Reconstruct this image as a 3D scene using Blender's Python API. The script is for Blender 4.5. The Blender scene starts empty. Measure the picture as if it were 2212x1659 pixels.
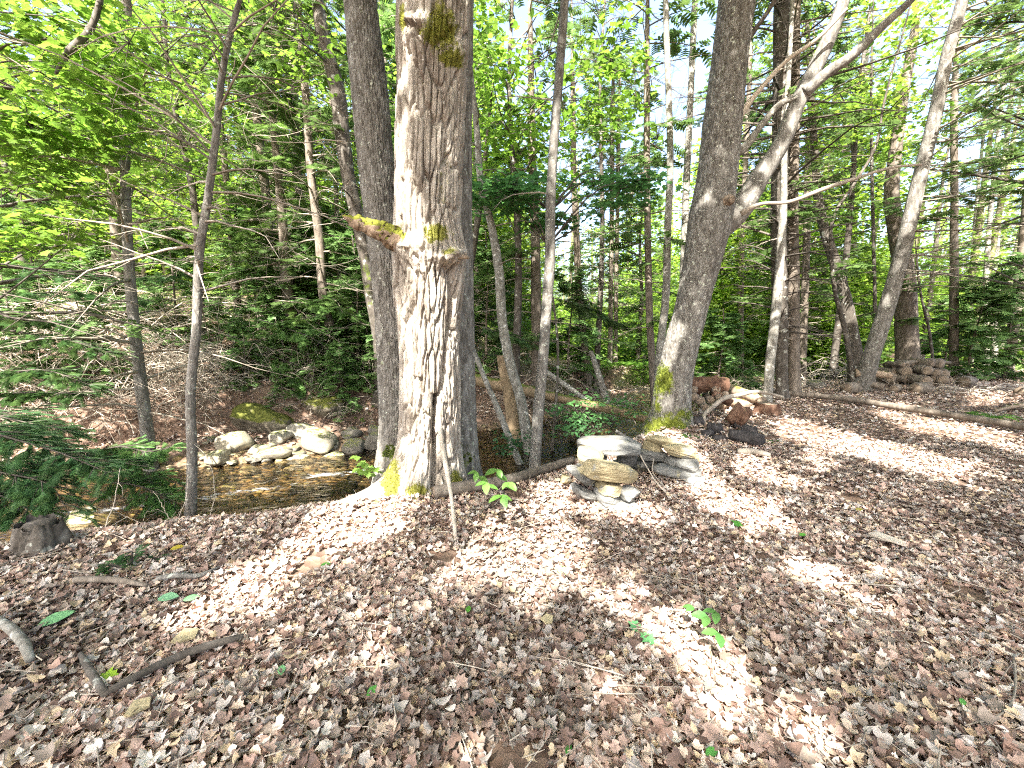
import bpy, math, random
import numpy as np
from mathutils import Matrix, Vector

R = math.radians
SC = bpy.context.scene
COL = SC.collection
rng = np.random.default_rng(7)
random.seed(7)

# ------------------------------------------------------------------ camera, sky, sun
CAM = np.array([0.0, 0.0, 1.6]); PITCH = R(8.0); FP = 895.6; CX, CY = 1106.0, 829.5
cd = bpy.data.cameras.new('camera'); cam = bpy.data.objects.new('camera', cd); COL.objects.link(cam)
cam.location = CAM; cam.rotation_euler = (R(90) - PITCH, 0, 0)
cd.sensor_width = 36; cd.lens = 36 * FP / 2212; cd.clip_start = 0.05; cd.clip_end = 1000
SC.camera = cam
SUN_EL, SUN_AZ = R(50), R(200)
SUN = np.array([math.sin(SUN_AZ) * math.cos(SUN_EL), math.cos(SUN_AZ) * math.cos(SUN_EL), math.sin(SUN_EL)])
w = bpy.data.worlds.new('World'); SC.world = w; w.use_nodes = True
nt = w.node_tree; nt.nodes.clear()
sky = nt.nodes.new('ShaderNodeTexSky'); sky.sky_type = 'NISHITA'; sky.sun_disc = False
sky.sun_elevation = SUN_EL; sky.sun_rotation = SUN_AZ; sky.dust_density = 5.0; sky.ozone_density = 0.5
bg = nt.nodes.new('ShaderNodeBackground'); bg.inputs[1].default_value = 0.15
wo = nt.nodes.new('ShaderNodeOutputWorld')
nt.links.new(sky.outputs[0], bg.inputs[0]); nt.links.new(bg.outputs[0], wo.inputs[0])
sl = bpy.data.lights.new('sun', 'SUN'); sl.energy = 5.0; sl.angle = R(0.55); sl.color = (1.0, 0.94, 0.84)
so = bpy.data.objects.new('sun', sl); COL.objects.link(so)
so.rotation_euler = Vector(tuple(SUN)).to_track_quat('Z', 'Y').to_euler()
SC.view_settings.view_transform = 'Standard'; SC.view_settings.look = 'None'
SC.view_settings.gamma = 1.0; SC.view_settings.use_curve_mapping = False
SC.view_settings.exposure = 2.5
cy = SC.cycles
cy.max_bounces = 7; cy.diffuse_bounces = 4; cy.glossy_bounces = 2; cy.transmission_bounces = 5
cy.transparent_max_bounces = 8; cy.use_denoising = False; cy.sample_clamp_indirect = 4; cy.pixel_filter_type = 'BLACKMAN_HARRIS'; cy.filter_width = 1.15
cy.caustics_reflective = False; cy.caustics_refractive = False

# ------------------------------------------------------------------ photo geometry helpers
_f = np.array([0, math.cos(PITCH), -math.sin(PITCH)]); _u = np.array([0, math.sin(PITCH), math.cos(PITCH)])
def ray(px, py):
    return _f + np.array([(px - CX) / FP, 0, 0]) + _u * ((CY - py) / FP)
def at(px, py, Y):
    d = ray(px, py); return CAM + d * (Y / d[1])
def msize(px, py, Y, n):
    return n / FP * (Y / ray(px, py)[1])
def project(P):
    q = P - CAM; dep = q @ _f; dep = np.where(np.abs(dep) < 1e-4, 1e-4, dep)
    return CX + FP * q[:, 0] / dep, CY - FP * (q @ _u) / dep, dep

# ------------------------------------------------------------------ noise
def hsh(i, j, k=0.0):
    v = np.sin(i * 127.1 + j * 311.7 + k * 74.7) * 43758.5453
    return v - np.floor(v)
def vn(x, y, z=None, seed=0.0):
    z = np.zeros_like(x) if z is None else z
    xi, yi, zi = np.floor(x), np.floor(y), np.floor(z)
    fx, fy, fz = x - xi, y - yi, z - zi
    fx, fy, fz = fx*fx*(3-2*fx), fy*fy*(3-2*fy), fz*fz*(3-2*fz)
    r = 0
    for dz in (0, 1):
        for dx in (0, 1):
            for dy in (0, 1):
                r = r + hsh(xi+dx, yi+dy, zi+dz+seed) * (fx if dx else 1-fx) * (fy if dy else 1-fy) * (fz if dz else 1-fz)
    return r
def fbm(x, y, z=None, o=4, seed=0.0):
    a, s, t = 0.5, 0, 0
    for k in range(o):
        s = s + a * vn(x*2**k, y*2**k, None if z is None else z*2**k, seed + 17*k); t += a; a *= .5
    return s / t
def sst(a, b, x):
    t = np.clip((x - a) / (b - a), 0, 1); return t*t*(3-2*t)
def voro(U, V, nu, seed):
    ui, vi = np.floor(U), np.floor(V); f1 = np.full(U.shape, 9.0); f2 = f1.copy(); cid = f1.copy()
    for dx in (-1, 0, 1):
        for dy in (-1, 0, 1):
            a = ui + dx; am = np.mod(a, nu) if nu else a; b = vi + dy
            px = a + .1 + .8*hsh(am, b, seed); py = b + .05 + .9*hsh(am, b, seed + 5)
            d = np.hypot(U - px, V - py)
            n = d < f1; f2 = np.where(n, f1, np.minimum(f2, d)); cid = np.where(n, hsh(am, b, seed+9), cid); f1 = np.where(n, d, f1)
    return f1, f2, cid

# ------------------------------------------------------------------ mesh helpers
class MB:
    def __init__(s): s.V = []; s.T = []; s.Q = []; s.C = []; s.n = 0
    def add(s, V, T=None, Q=None, C=None):
        V = np.asarray(V, float)
        if T is not None and len(T): s.T.append(np.asarray(T) + s.n)
        if Q is not None and len(Q): s.Q.append(np.asarray(Q) + s.n)
        s.V.append(V); s.C.append(np.ones((len(V), 3))*.5 if C is None else np.broadcast_to(C, (len(V), 3)))
        s.n += len(V)
    def mesh(s, name, mat, smooth=True, off=None):
        V = np.concatenate(s.V) if s.V else np.zeros((0, 3))
        if off is not None: V = V - np.asarray(off)
        T = np.concatenate(s.T) if s.T else np.zeros((0, 3), int)
        Q = np.concatenate(s.Q) if s.Q else np.zeros((0, 4), int)
        me = bpy.data.meshes.new(name)
        me.vertices.add(len(V)); me.vertices.foreach_set('co', V.astype(np.float32).ravel())
        me.loops.add(T.size + Q.size); me.loops.foreach_set('vertex_index', np.concatenate([T.ravel(), Q.ravel()]).astype(np.int32))
        me.polygons.add(len(T) + len(Q))
        me.polygons.foreach_set('loop_start', np.concatenate([np.arange(len(T))*3, T.size + np.arange(len(Q))*4]).astype(np.int32))
        me.polygons.foreach_set('use_smooth', np.full(len(T)+len(Q), smooth))
        at_ = me.attributes.new('Col', 'FLOAT_COLOR', 'POINT')
        C = np.concatenate(s.C) if s.C else np.zeros((0, 3))
        at_.data.foreach_set('color', np.hstack([C, np.ones((len(C), 1))]).astype(np.float32).ravel())
        me.update(calc_edges=True)
        if mat: me.materials.append(mat)
        return me
    def build(s, name, mat, parent=None, smooth=True, off=None, loc=None):
        if off is None and parent is not None: off = np.array(parent.location)
        return link(name, s.mesh(name, mat, smooth, off), parent, loc)
def link(name, me, parent=None, loc=None):
    o = bpy.data.objects.new(name, me); COL.objects.link(o)
    if parent: o.parent = parent
    if loc is not None: o.location = loc
    return o
def tag(o, label=None, cat=None, group=None, kind=None):
    if label: o['label'] = label
    if cat: o['category'] = cat
    if group: o['group'] = group
    if kind: o['kind'] = kind
    return o
def thing(name, loc, label, cat, group=None):
    o = bpy.data.objects.new(name, None); COL.objects.link(o); o.location = tuple(loc); o.empty_display_size = .1
    return tag(o, label, cat, group)
def solo(name, mb, mat, base, label, cat, group=None, smooth=True):
    o = link(name, mb.mesh(name, mat, smooth, np.asarray(base)), None, tuple(base))
    return tag(o, label, cat, group)
def nrm(v):
    v = np.asarray(v, float); return v / (np.linalg.norm(v, axis=-1, keepdims=True) + 1e-9)
def curve(pts, n):
    P = np.asarray(pts, float); m = len(P)
    if m == 2: t = np.linspace(0, 1, n)[:, None]; return P[0]*(1-t) + P[1]*t
    d = np.r_[0, np.cumsum(np.linalg.norm(np.diff(P[:, :3], axis=0), axis=1))]
    t = np.linspace(0, d[-1], n)
    tg = np.gradient(P, d, axis=0)
    i = np.clip(np.searchsorted(d, t) - 1, 0, m-2); h = (d[i+1]-d[i])[:, None]; s = ((t-d[i])[:, None])/h
    return (2*s**3-3*s**2+1)*P[i] + (s**3-2*s**2+s)*h*tg[i] + (-2*s**3+3*s**2)*P[i+1] + (s**3-s**2)*h*tg[i+1]
def tube(mb, P, Rr, k=6, C=None, cap=True, jit=0.0):
    P = np.asarray(P, float); n = len(P); Rr = np.broadcast_to(np.asarray(Rr, float), (n,))
    T = nrm(np.gradient(P, axis=0)); ref = np.array([0., 0, 1]) if abs(T[:, 2]).mean() < .8 else np.array([0., 1, 0])
    A = nrm(np.cross(T, ref)); B = np.cross(T, A)
    th = np.arange(k)*2*math.pi/k
    rr = Rr[:, None]
    if jit: rr = rr*(1 + jit*(rng.random((n, k))-.5))
    else: rr = np.broadcast_to(rr, (n, k))
    V = P[:, None] + rr[..., None]*(np.cos(th)[None, :, None]*A[:, None] + np.sin(th)[None, :, None]*B[:, None])
    i = np.arange(n-1)[:, None]*k; j = np.arange(k)[None]; j2 = (j+1) % k
    Q = np.stack([i+j, i+j2, i+k+j2, i+k+j], -1).reshape(-1, 4)
    V = V.reshape(-1, 3); Tt = None
    if cap:
        V = np.vstack([V, P[:1], P[-1:]]); a, b = n*k, n*k+1; j = np.arange(k); j2 = (j+1) % k
        Tt = np.vstack([np.stack([j2, j, np.full(k, a)], 1), np.stack([(n-1)*k+j, (n-1)*k+j2, np.full(k, b)], 1)])
    mb.add(V, Tt, Q, C)
def inst(mb, TV, TF, M, O, C=None):
    """bake N copies of a template; M (N,3,3) columns = axes"""
    N = len(O)
    if N == 0: return
    V = np.einsum('nij,kj->nki', M, TV) + O[:, None]
    F = TF[None] + (np.arange(N)*len(TV))[:, None, None]
    if C is not None: C = np.repeat(C, len(TV), axis=0)
    mb.add(V.reshape(-1, 3), F.reshape(-1, 3), None, C)
def frames(X, up, sc, roll=None):
    """axes: x along X, z near up; roll in radians about x"""
    X = nrm(X); up = nrm(up); Y = nrm(np.cross(up, X)); Z = np.cross(X, Y)
    if roll is not None:
        c, s = np.cos(roll)[:, None], np.sin(roll)[:, None]; Y, Z = Y*c + Z*s, Z*c - Y*s
    return np.stack([X, Y, Z], -1)*np.asarray(sc).reshape(-1, 1, 1)
def rframes(N, sc, tilt=.45, r=None):
    r = r or rng
    a = r.random(N)*2*math.pi; up = np.stack([r.normal(0, tilt, N), r.normal(0, tilt, N), np.ones(N)], 1)
    X = np.stack([np.cos(a), np.sin(a), r.normal(0, tilt*.5, N)], 1)
    return frames(X, up, sc)

# ------------------------------------------------------------------ materials
def mat(name):
    m = bpy.data.materials.new(name); m.use_nodes = True; t = m.node_tree; t.nodes.clear()
    return m, t, (lambda k, **a: _n(t, k, a)), t.links.new
def _n(t, k, a):
    n = t.nodes.new('ShaderNode' + k)
    for q, v in a.items(): setattr(n, q, v)
    return n
def ramp(n, stops):
    r = n('ValToRGB'); e = r.color_ramp.elements
    while len(e) < len(stops): e.new(.5)
    for q, (p, c) in zip(e, stops): q.position = p; q.color = (*c, 1)
    return r
def leaf_mat(name, tr=.5, boost=1.6, gl=.06, rough=.45, hue=(1, 1, 1)):
    m, t, n, L = mat(name)
    a = n('Attribute', attribute_name='Col'); d = n('BsdfDiffuse'); s = n('BsdfTranslucent'); g = n('BsdfGlossy')
    g.inputs['Roughness'].default_value = rough
    nz = n('TexNoise'); nz.inputs['Scale'].default_value = 30; mp = n('MapRange'); mp.inputs[3].default_value = .75; mp.inputs[4].default_value = 1.25
    mu = n('VectorMath', operation='MULTIPLY'); L(nz.outputs[0], mp.inputs[0]); L(a.outputs[0], mu.inputs[0]); L(mp.outputs[0], mu.inputs[1])
    v = n('VectorMath', operation='MULTIPLY'); v.inputs[1].default_value = tuple(boost*h for h in hue)
    L(mu.outputs[0], d.inputs[0]); L(mu.outputs[0], v.inputs[0]); L(v.outputs[0], s.inputs[0])
    x = n('MixShader'); x.inputs[0].default_value = tr; L(d.outputs[0], x.inputs[1]); L(s.outputs[0], x.inputs[2])
    y = n('MixShader'); y.inputs[0].default_value = gl; L(x.outputs[0], y.inputs[1]); L(g.outputs[0], y.inputs[2])
    o = n('OutputMaterial'); L(y.outputs[0], o.inputs[0]); return m
def surf(name, stops, scale=8, detail=6, stretch=(1, 1, 1), rough=.9, bump=.3, bscale=60, attr=None, moss=None, upmoss=0.0, dist=.006, spec=.2, speck=None):
    """noise-coloured rough surface. attr: multiply by Col; moss: colour mixed in where Col.r is high (attr) or faces look up"""
    m, t, n, L = mat(name)
    tc = n('TexCoord'); mp = n('Mapping'); mp.inputs['Scale'].default_value = stretch; L(tc.outputs['Object'], mp.inputs[0])
    a = n('TexNoise'); a.inputs['Scale'].default_value = scale; a.inputs['Detail'].default_value = detail; a.inputs['Roughness'].default_value = .65
    L(mp.outputs[0], a.inputs[0]); r = ramp(n, stops); L(a.outputs[0], r.inputs[0]); c = r.outputs[0]
    if speck:
        q = n('TexNoise'); q.inputs['Scale'].default_value = speck[1]; q.inputs['Detail'].default_value = 3; L(tc.outputs['Object'], q.inputs[0])
        k = ramp(n, [(speck[2], (0, 0, 0)), (speck[2]+.06, (1, 1, 1))]); L(q.outputs[0], k.inputs[0])
        x = n('MixRGB'); L(k.outputs[0], x.inputs[0]); L(c, x.inputs[1]); x.inputs[2].default_value = (*speck[0], 1); c = x.outputs[0]
    at_ = n('Attribute', attribute_name='Col')
    if attr:
        x = n('VectorMath', operation='MULTIPLY'); s2 = n('VectorMath', operation='SCALE'); s2.inputs['Scale'].default_value = 2.0
        L(at_.outputs[0], s2.inputs[0]); L(c, x.inputs[0]); L(s2.outputs[0], x.inputs[1]); c = x.outputs[0]
    b = n('TexNoise'); b.inputs['Scale'].default_value = bscale; b.inputs['Detail'].default_value = 5; L(mp.outputs[0], b.inputs[0])
    if moss:
        q = n('TexNoise'); q.inputs['Scale'].default_value = 11; q.inputs['Detail'].default_value = 8; q.inputs['Roughness'].default_value = .7; L(tc.outputs['Object'], q.inputs[0])
        if upmoss:
            ge = n('NewGeometry'); sx = n('SeparateXYZ'); L(ge.outputs['Normal'], sx.inputs[0]); f = sx.outputs[2]; k0 = upmoss
        else:
            sp = n('SeparateColor'); L(at_.outputs[0], sp.inputs[0]); f = sp.outputs[0]; k0 = 0.5
        ad = n('Math', operation='ADD'); qq = n('MapRange', clamp=False); qq.inputs[1].default_value = .3; qq.inputs[2].default_value = .7; qq.inputs[3].default_value = .1; qq.inputs[4].default_value = .9; L(q.outputs[0], qq.inputs[0])
        L(f, ad.inputs[0]); L(qq.outputs[0], ad.inputs[1])
        k = n('MapRange'); k.inputs[1].default_value = k0+.40; k.inputs[2].default_value = k0+.62; L(ad.outputs[0], k.inputs[0])
        mc = ramp(n, [(.35, tuple(v*.6 for v in moss)), (.65, moss)]); L(b.outputs[0], mc.inputs[0])
        x = n('MixRGB'); L(k.outputs[0], x.inputs[0]); L(c, x.inputs[1]); L(mc.outputs[0], x.inputs[2]); c = x.outputs[0]
    p = n('BsdfPrincipled'); L(c, p.inputs['Base Color']); p.inputs['Roughness'].default_value = rough; p.inputs['Specular IOR Level'].default_value = spec
    bm = n('Bump'); bm.inputs['Strength'].default_value = bump; bm.inputs['Distance'].default_value = dist; L(b.outputs[0], bm.inputs['Height'])
    L(bm.outputs[0], p.inputs['Normal']); o = n('OutputMaterial'); L(p.outputs[0], o.inputs[0]); return m

M_ = {}
M_['mapleleaf'] = leaf_mat('maple_leaf', .5, 2.0, .04)
M_['needle'] = leaf_mat('needles', .38, 1.7, .03)
M_['dead'] = leaf_mat('dead_leaf', .12, 1.2, .03, .5)
M_['bark_main'] = surf('bark_furrowed', [(.3, (.14, .112, .09)), (.5, (.30, .265, .225)), (.7, (.49, .455, .40))], 9, 9, (1, 1, .3), bump=1.0, bscale=48, moss=(.20, .20, .045), dist=.02, speck=((.55, .54, .50), 30, .66))
M_['bark_grey'] = surf('bark_grey', [(.3, (.072, .066, .058)), (.5, (.165, .155, .14)), (.72, (.32, .31, .29))], 16, 10, (1, 1, .35), bump=1.0, bscale=55, moss=(.17, .20, .03), dist=.01, speck=((.40, .42, .36), 22, .62))
M_['bark_lichen'] = surf('bark_lichen', [(.3, (.10, .09, .075)), (.5, (.21, .20, .175)), (.7, (.36, .355, .32))], 16, 8, (1, 1, .6), bump=.7, bscale=70, moss=(.15, .19, .03), speck=((.50, .50, .46), 16, .60))
M_['bark_brown'] = surf('bark_brown', [(.3, (.085, .070, .056)), (.55, (.18, .152, .125)), (.75, (.31, .275, .235))], 14, 8, (1, 1, .35), bump=.7, bscale=60, moss=(.12, .16, .03))
M_['bark_dark'] = surf('bark_dark', [(.3, (.045, .038, .032)), (.55, (.10, .088, .075)), (.75, (.22, .21, .19))], 14, 8, (1, 1, .5), bump=.6, bscale=60, moss=(.12, .16, .03), speck=((.35, .36, .32), 9, .62))
M_['twig'] = surf('twig_grey', [(.3, (.20, .17, .135)), (.7, (.38, .335, .28))], 5, 3, bump=0, attr=True)
M_['twig_pale'] = surf('twig_pale', [(.3, (.36, .31, .25)), (.7, (.56, .50, .42))], 6, 4, bump=.2, attr=True)
M_['twig_dark'] = surf('twig_dark', [(.3, (.05, .042, .035)), (.7, (.12, .105, .09))], 5, 3, bump=0, attr=True)
M_['wood'] = surf('old_log', [(.3, (.17, .125, .085)), (.55, (.30, .23, .17)), (.75, (.42, .35, .27))], 6, 8, (1, 1, 1), bump=.6, bscale=30, moss=(.13, .14, .03), upmoss=.95)
M_['cutwood'] = surf('cut_wood_end', [(.3, (.11, .08, .06)), (.7, (.30, .24, .18))], 14, 7, bump=.5)
M_['rot'] = surf('rotten_wood', [(.3, (.04, .02, .014)), (.5, (.12, .066, .044)), (.75, (.24, .16, .115))], 10, 8, bump=.8, bscale=30, dist=.02, moss=(.20, .22, .04), upmoss=1.1)
M_['char'] = surf('charred_wood', [(.3, (.02, .018, .018)), (.6, (.06, .055, .055)), (.8, (.17, .155, .15))], 18, 6, (1, 1, 1), bump=.9, bscale=40, dist=.01)
M_['mosswood'] = surf('mossy_wood', [(.3, (.12, .085, .05)), (.7, (.26, .20, .13))], 8, 6, bump=.6, bscale=40, moss=(.10, .13, .025), upmoss=.75)
M_['stone_y'] = surf('stone_ochre', [(.25, (.20, .165, .095)), (.5, (.33, .28, .17)), (.75, (.45, .395, .26))], 7, 9, (1, 1, 3.5), bump=1, bscale=24, dist=.015, attr=True, speck=((.28, .27, .23), 9, .62))
M_['stone_g'] = surf('stone_grey', [(.25, (.09, .09, .085)), (.5, (.19, .19, .18)), (.75, (.32, .32, .305))], 8, 9, (1, 1, 4.5), bump=1, bscale=22, dist=.015, attr=True, speck=((.35, .33, .22), 7, .62))
M_['rock'] = surf('stream_rock', [(.3, (.16, .15, .13)), (.5, (.27, .25, .21)), (.75, (.40, .38, .33))], 5, 8, (1, 1, 2), bump=.6, bscale=24, attr=True, moss=(.17, .19, .04), upmoss=1.0)
M_['moss'] = surf('moss', [(.3, (.08, .11, .015)), (.7, (.19, .24, .03))], 20, 5, bump=.9, bscale=120, dist=.02)

def ground_mat():
    m, t, n, L = mat('forest_soil')
    ge = n('NewGeometry'); sx = n('SeparateXYZ'); L(ge.outputs['Position'], sx.inputs[0])
    a = n('TexNoise'); a.inputs['Scale'].default_value = 9; a.inputs['Detail'].default_value = 9; a.inputs['Roughness'].default_value = .7; L(ge.outputs['Position'], a.inputs[0])
    v = n('TexVoronoi'); v.inputs['Scale'].default_value = 16; L(ge.outputs['Position'], v.inputs[0])
    r1 = ramp(n, [(.3, (.045, .028, .02)), (.5, (.12, .08, .058)), (.72, (.24, .17, .125))]); L(a.outputs[0], r1.inputs[0])
    lc = ramp(n, [(.0, (.08, .05, .036)), (.35, (.2, .13, .095)), (.7, (.28, .2, .15)), (1, (.16, .12, .10))])
    sp = n('SeparateColor'); L(v.outputs['Color'], sp.inputs[0]); L(sp.outputs[0], lc.inputs[0])
    x0 = n('MixRGB'); x0.inputs[0].default_value = .55; L(r1.outputs[0], x0.inputs[1]); L(lc.outputs[0], x0.inputs[2])
    v2 = n('TexVoronoi'); v2.inputs['Scale'].default_value = 11; L(ge.outputs['Position'], v2.inputs[0])
    s2 = n('SeparateColor'); L(v2.outputs['Color'], s2.inputs[0])
    bed = ramp(n, [(0, (.05, .035, .022)), (.4, (.20, .14, .075)), (.75, (.32, .25, .15)), (1, (.13, .115, .095))]); L(s2.outputs[0], bed.inputs[0])
    ad = n('Math', operation='ADD'); L(sx.outputs[2], ad.inputs[0])
    mz = n('Math', operation='MULTIPLY'); mz.inputs[1].default_value = .25; L(a.outputs[0], mz.inputs[0]); L(mz.outputs[0], ad.inputs[1])
    k = n('MapRange'); k.inputs[1].default_value = -.56; k.inputs[2].default_value = -.36; L(ad.outputs[0], k.inputs[0])
    x = n('MixRGB'); L(k.outputs[0], x.inputs[0]); L(bed.outputs[0], x.inputs[1]); L(x0.outputs[0], x.inputs[2])
    # moss / low green growth patches far away
    g = n('TexNoise'); g.inputs['Scale'].default_value = .5; g.inputs['Detail'].default_value = 6; L(ge.outputs['Position'], g.inputs[0])
    sy = n('MapRange'); sy.inputs[1].default_value = 10; sy.inputs[2].default_value = 17; L(sx.outputs[1], sy.inputs[0])
    gk = ramp(n, [(.42, (0, 0, 0)), (.52, (1, 1, 1))]); L(g.outputs[0], gk.inputs[0])
    gm = n('Math', operation='MULTIPLY'); L(sy.outputs[0], gm.inputs[0]); L(gk.outputs[0], gm.inputs[1])
    y = n('MixRGB'); L(gm.outputs[0], y.inputs[0]); L(x.outputs[0], y.inputs[1]); y.inputs[2].default_value = (.075, .14, .025, 1)
    p = n('BsdfPrincipled'); L(y.outputs[0], p.inputs['Base Color']); p.inputs['Roughness'].default_value = .95; p.inputs['Specular IOR Level'].default_value = .15
    bm = n('Bump'); bm.inputs['Strength'].default_value = .8; bm.inputs['Distance'].default_value = .03; L(v.outputs['Distance'], bm.inputs['Height']); L(bm.outputs[0], p.inputs['Normal'])
    o = n('OutputMaterial'); L(p.outputs[0], o.inputs[0]); return m
def water_mat():
    m, t, n, L = mat('stream_water')
    ge = n('NewGeometry'); mp = n('Mapping'); mp.inputs['Scale'].default_value = (.5, 1.6, 1); mp.inputs['Rotation'].default_value = (0, 0, R(-30)); L(ge.outputs['Position'], mp.inputs[0])
    a = n('TexNoise'); a.inputs['Scale'].default_value = 7; a.inputs['Detail'].default_value = 5; L(mp.outputs[0], a.inputs[0])
    bm = n('Bump'); bm.inputs['Strength'].default_value = .8; bm.inputs['Distance'].default_value = .06; L(a.outputs[0], bm.inputs['Height'])
    tr = n('BsdfTransparent'); tr.inputs[0].default_value = (.84, .76, .60, 1)
    gl = n('BsdfGlossy'); gl.inputs['Roughness'].default_value = .06; L(bm.outputs[0], gl.inputs['Normal'])
    fr = n('Fresnel'); fr.inputs[0].default_value = 1.6; L(bm.outputs[0], fr.inputs['Normal'])
    x = n('MixShader'); L(fr.outputs[0], x.inputs[0]); L(tr.outputs[0], x.inputs[1]); L(gl.outputs[0], x.inputs[2])
    df = n('BsdfDiffuse'); df.inputs[0].default_value = (.78, .80, .83, 1)
    at_ = n('Attribute', attribute_name='Col'); sp = n('SeparateColor'); L(at_.outputs[0], sp.inputs[0])
    b = n('TexNoise'); b.inputs['Scale'].default_value = 10; b.inputs['Detail'].default_value = 8; b.inputs['Roughness'].default_value = .7; L(mp.outputs[0], b.inputs[0])
    ad = n('Math', operation='ADD'); L(sp.outputs[0], ad.inputs[0]); L(b.outputs[0], ad.inputs[1])
    k = n('MapRange'); k.inputs[1].default_value = 1.06; k.inputs[2].default_value = 1.34; L(ad.outputs[0], k.inputs[0])
    y = n('MixShader'); L(k.outputs[0], y.inputs[0]); L(x.outputs[0], y.inputs[1]); L(df.outputs[0], y.inputs[2])
    o = n('OutputMaterial'); L(y.outputs[0], o.inputs[0]); return m

# ------------------------------------------------------------------ terrain
SX = np.array([-60, -14, -8, -4.6, -2.7, -1, 0, 1.2, 3, 8, 14, 25, 80.]); SY = np.array([-14, 2.4, 4.0, 5.2, 6.0, 6.9, 7.6, 8.5, 10.2, 13.6, 17.5, 23, 44.])
def sdist(x, y):
    yc = np.interp(x, SX, SY); sl = (np.interp(x+.3, SX, SY) - np.interp(x-.3, SX, SY))/.6
    return (y - yc)/np.sqrt(1+sl*sl)
def hgt(x, y):
    x = np.asarray(x, float); y = np.asarray(y, float)
    d = sdist(x, y) + .35*(fbm(x*.9, y*.9, o=3, seed=3)-.5)
    hw = 1.15
    bw = np.interp(x, [-4, -1.2, .3, 2, 4, 8], [1.55, 1.7, 1.9, 1.6, 1.2, 1.1])
    near = -.78*sst(-hw-bw, -hw+.30, d)
    lf = sst(3.5, -2.5, x)
    rise = lf*.40*np.clip(d-2.6, 0, None) + (1-lf)*.035*np.clip(d-1.9, 0, None)
    cap = 4.2 + .5*np.sin(x*.21) + 1.0*np.sin(y*.13+1)
    rise = cap*(1-np.exp(-rise/cap))
    far = -.78 + .27*sst(hw-.35, hw+.35, d) + .16*sst(hw+.2, hw+1.2, d) + (.40+.25*lf)*sst(hw+1.0, hw+1.55, d) + rise
    z = np.where(d < 0, near, far)
    bed = sst(hw+.1, hw-.4, np.abs(d))
    z = z + bed*.10*(fbm(x*3, y*3, o=3, seed=8)-.5)
    und = .14*(fbm(x*.5+3, y*.5, o=3, seed=1)-.5)*(1-bed)*(1+1.5*(d > 2)) + .035*(fbm(x*5, y*5, o=3, seed=2)-.5)
    # root mounds
    for (mx, my, s, a) in ((-.75, 3.95, .55, .06), (2.3, 6.3, .8, .08)):
        und = und + a*np.exp(-((x-mx)**2+(y-my)**2)/(2*s*s))
    z = z + und - .25*sst(-3.5, -6.5, x)*sst(0.5, -2.5, d)*(d < 0)
    return z
def h1(x, y): return float(hgt(np.array([x]), np.array([y]))[0])
def gnd(px, py, lim=60):
    d = ray(px, py); t = np.arange(.8, lim, .01); P = CAM + t[:, None]*d; b = P[:, 2] < hgt(P[:, 0], P[:, 1])
    if not b.any(): return P[-1]
    return P[np.argmax(b)]

def axis(lo, hi, n, core, c0):
    u = np.linspace(-1, 1, n); a = core*u
    return c0 + a + np.where(u > 0, (hi-c0-core)*np.abs(u)**5, (lo-c0+core)*np.abs(u)**5)
gx = axis(-150, 150, 330, 10, 0); gy = axis(-60, 220, 330, 8.5, 6)
X, Y = np.meshgrid(gx, gy); Z = hgt(X, Y)
mb = MB(); nx = len(gx)
i = (np.arange(len(gy)-1)[:, None]*nx + np.arange(nx-1)[None]).ravel()
mb.add(np.stack([X, Y, Z], -1).reshape(-1, 3), Q=np.stack([i, i+1, i+nx+1, i+nx], 1))
ground = tag(mb.build('ground', ground_mat()), 'brown forest floor with a stream bed cut through it', kind='structure')

# water
WZ = -.62
mb = MB(); us = np.linspace(-30, 45, 700); vs = np.linspace(-1.9, 1.9, 50)
U, Vv = np.meshgrid(us, vs); yc = np.interp(U, SX, SY)
WXX, WYY = U, yc + Vv*1.25
zz = WZ + .012*(fbm(WXX*6, WYY*9, o=3, seed=4)-.5)
ppx, ppy, _ = project(np.stack([WXX, WYY, zz], -1).reshape(-1, 3))
def band(px, py, x0, y0, x1, y1, r):
    t = np.clip(((px-x0)*(x1-x0)+(py-y0)*(y1-y0))/((x1-x0)**2+(y1-y0)**2), 0, 1)
    return np.exp(-((px-x0-t*(x1-x0))**2+(2.2*(py-y0-t*(y1-y0)))**2)/(2*r*r))
fo = np.zeros(len(ppx))
wp = np.stack([WXX.ravel(), WYY.ravel()], 1)
for (a, b, r, k) in (((-3.9, 5.2), (-3.1, 5.55), .13, .62), ((-3.0, 5.9), (-2.3, 6.1), .15, .66), ((-2.2, 6.25), (-1.6, 6.4), .14, .60), ((-2.7, 5.6), (-2.1, 5.75), .10, .52), ((-5.4, 4.6), (-4.0, 5.1), .16, .6), ((-3.6, 5.7), (-3.2, 6.0), .1, .5), ((-2.3, 5.6), (-1.8, 5.9), .12, .4), ((2.4, 9.2), (3.4, 10.2), .25, .5), ((1.2, 8.3), (1.8, 8.9), .2, .35)):
    a = np.array(a); b = np.array(b); t = np.clip(((wp-a)@(b-a))/((b-a)@(b-a)), 0, 1)[:, None]
    fo = np.maximum(fo, k*np.exp(-((wp-a-t*(b-a))**2).sum(1)/(2*r*r)))
zz = zz + (fo*.035).reshape(zz.shape)*(fbm(WXX*14, WYY*14, o=2, seed=6))
nx = len(us); i = (np.arange(len(vs)-1)[:, None]*nx + np.arange(nx-1)[None]).ravel()
mb.add(np.stack([WXX, WYY, zz], -1).reshape(-1, 3), Q=np.stack([i, i+1, i+nx+1, i+nx], 1), C=np.repeat(fo[:, None], 3, 1))
tag(mb.build('stream_water', water_mat()), 'shallow brown forest stream with white riffles', kind='structure')

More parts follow.
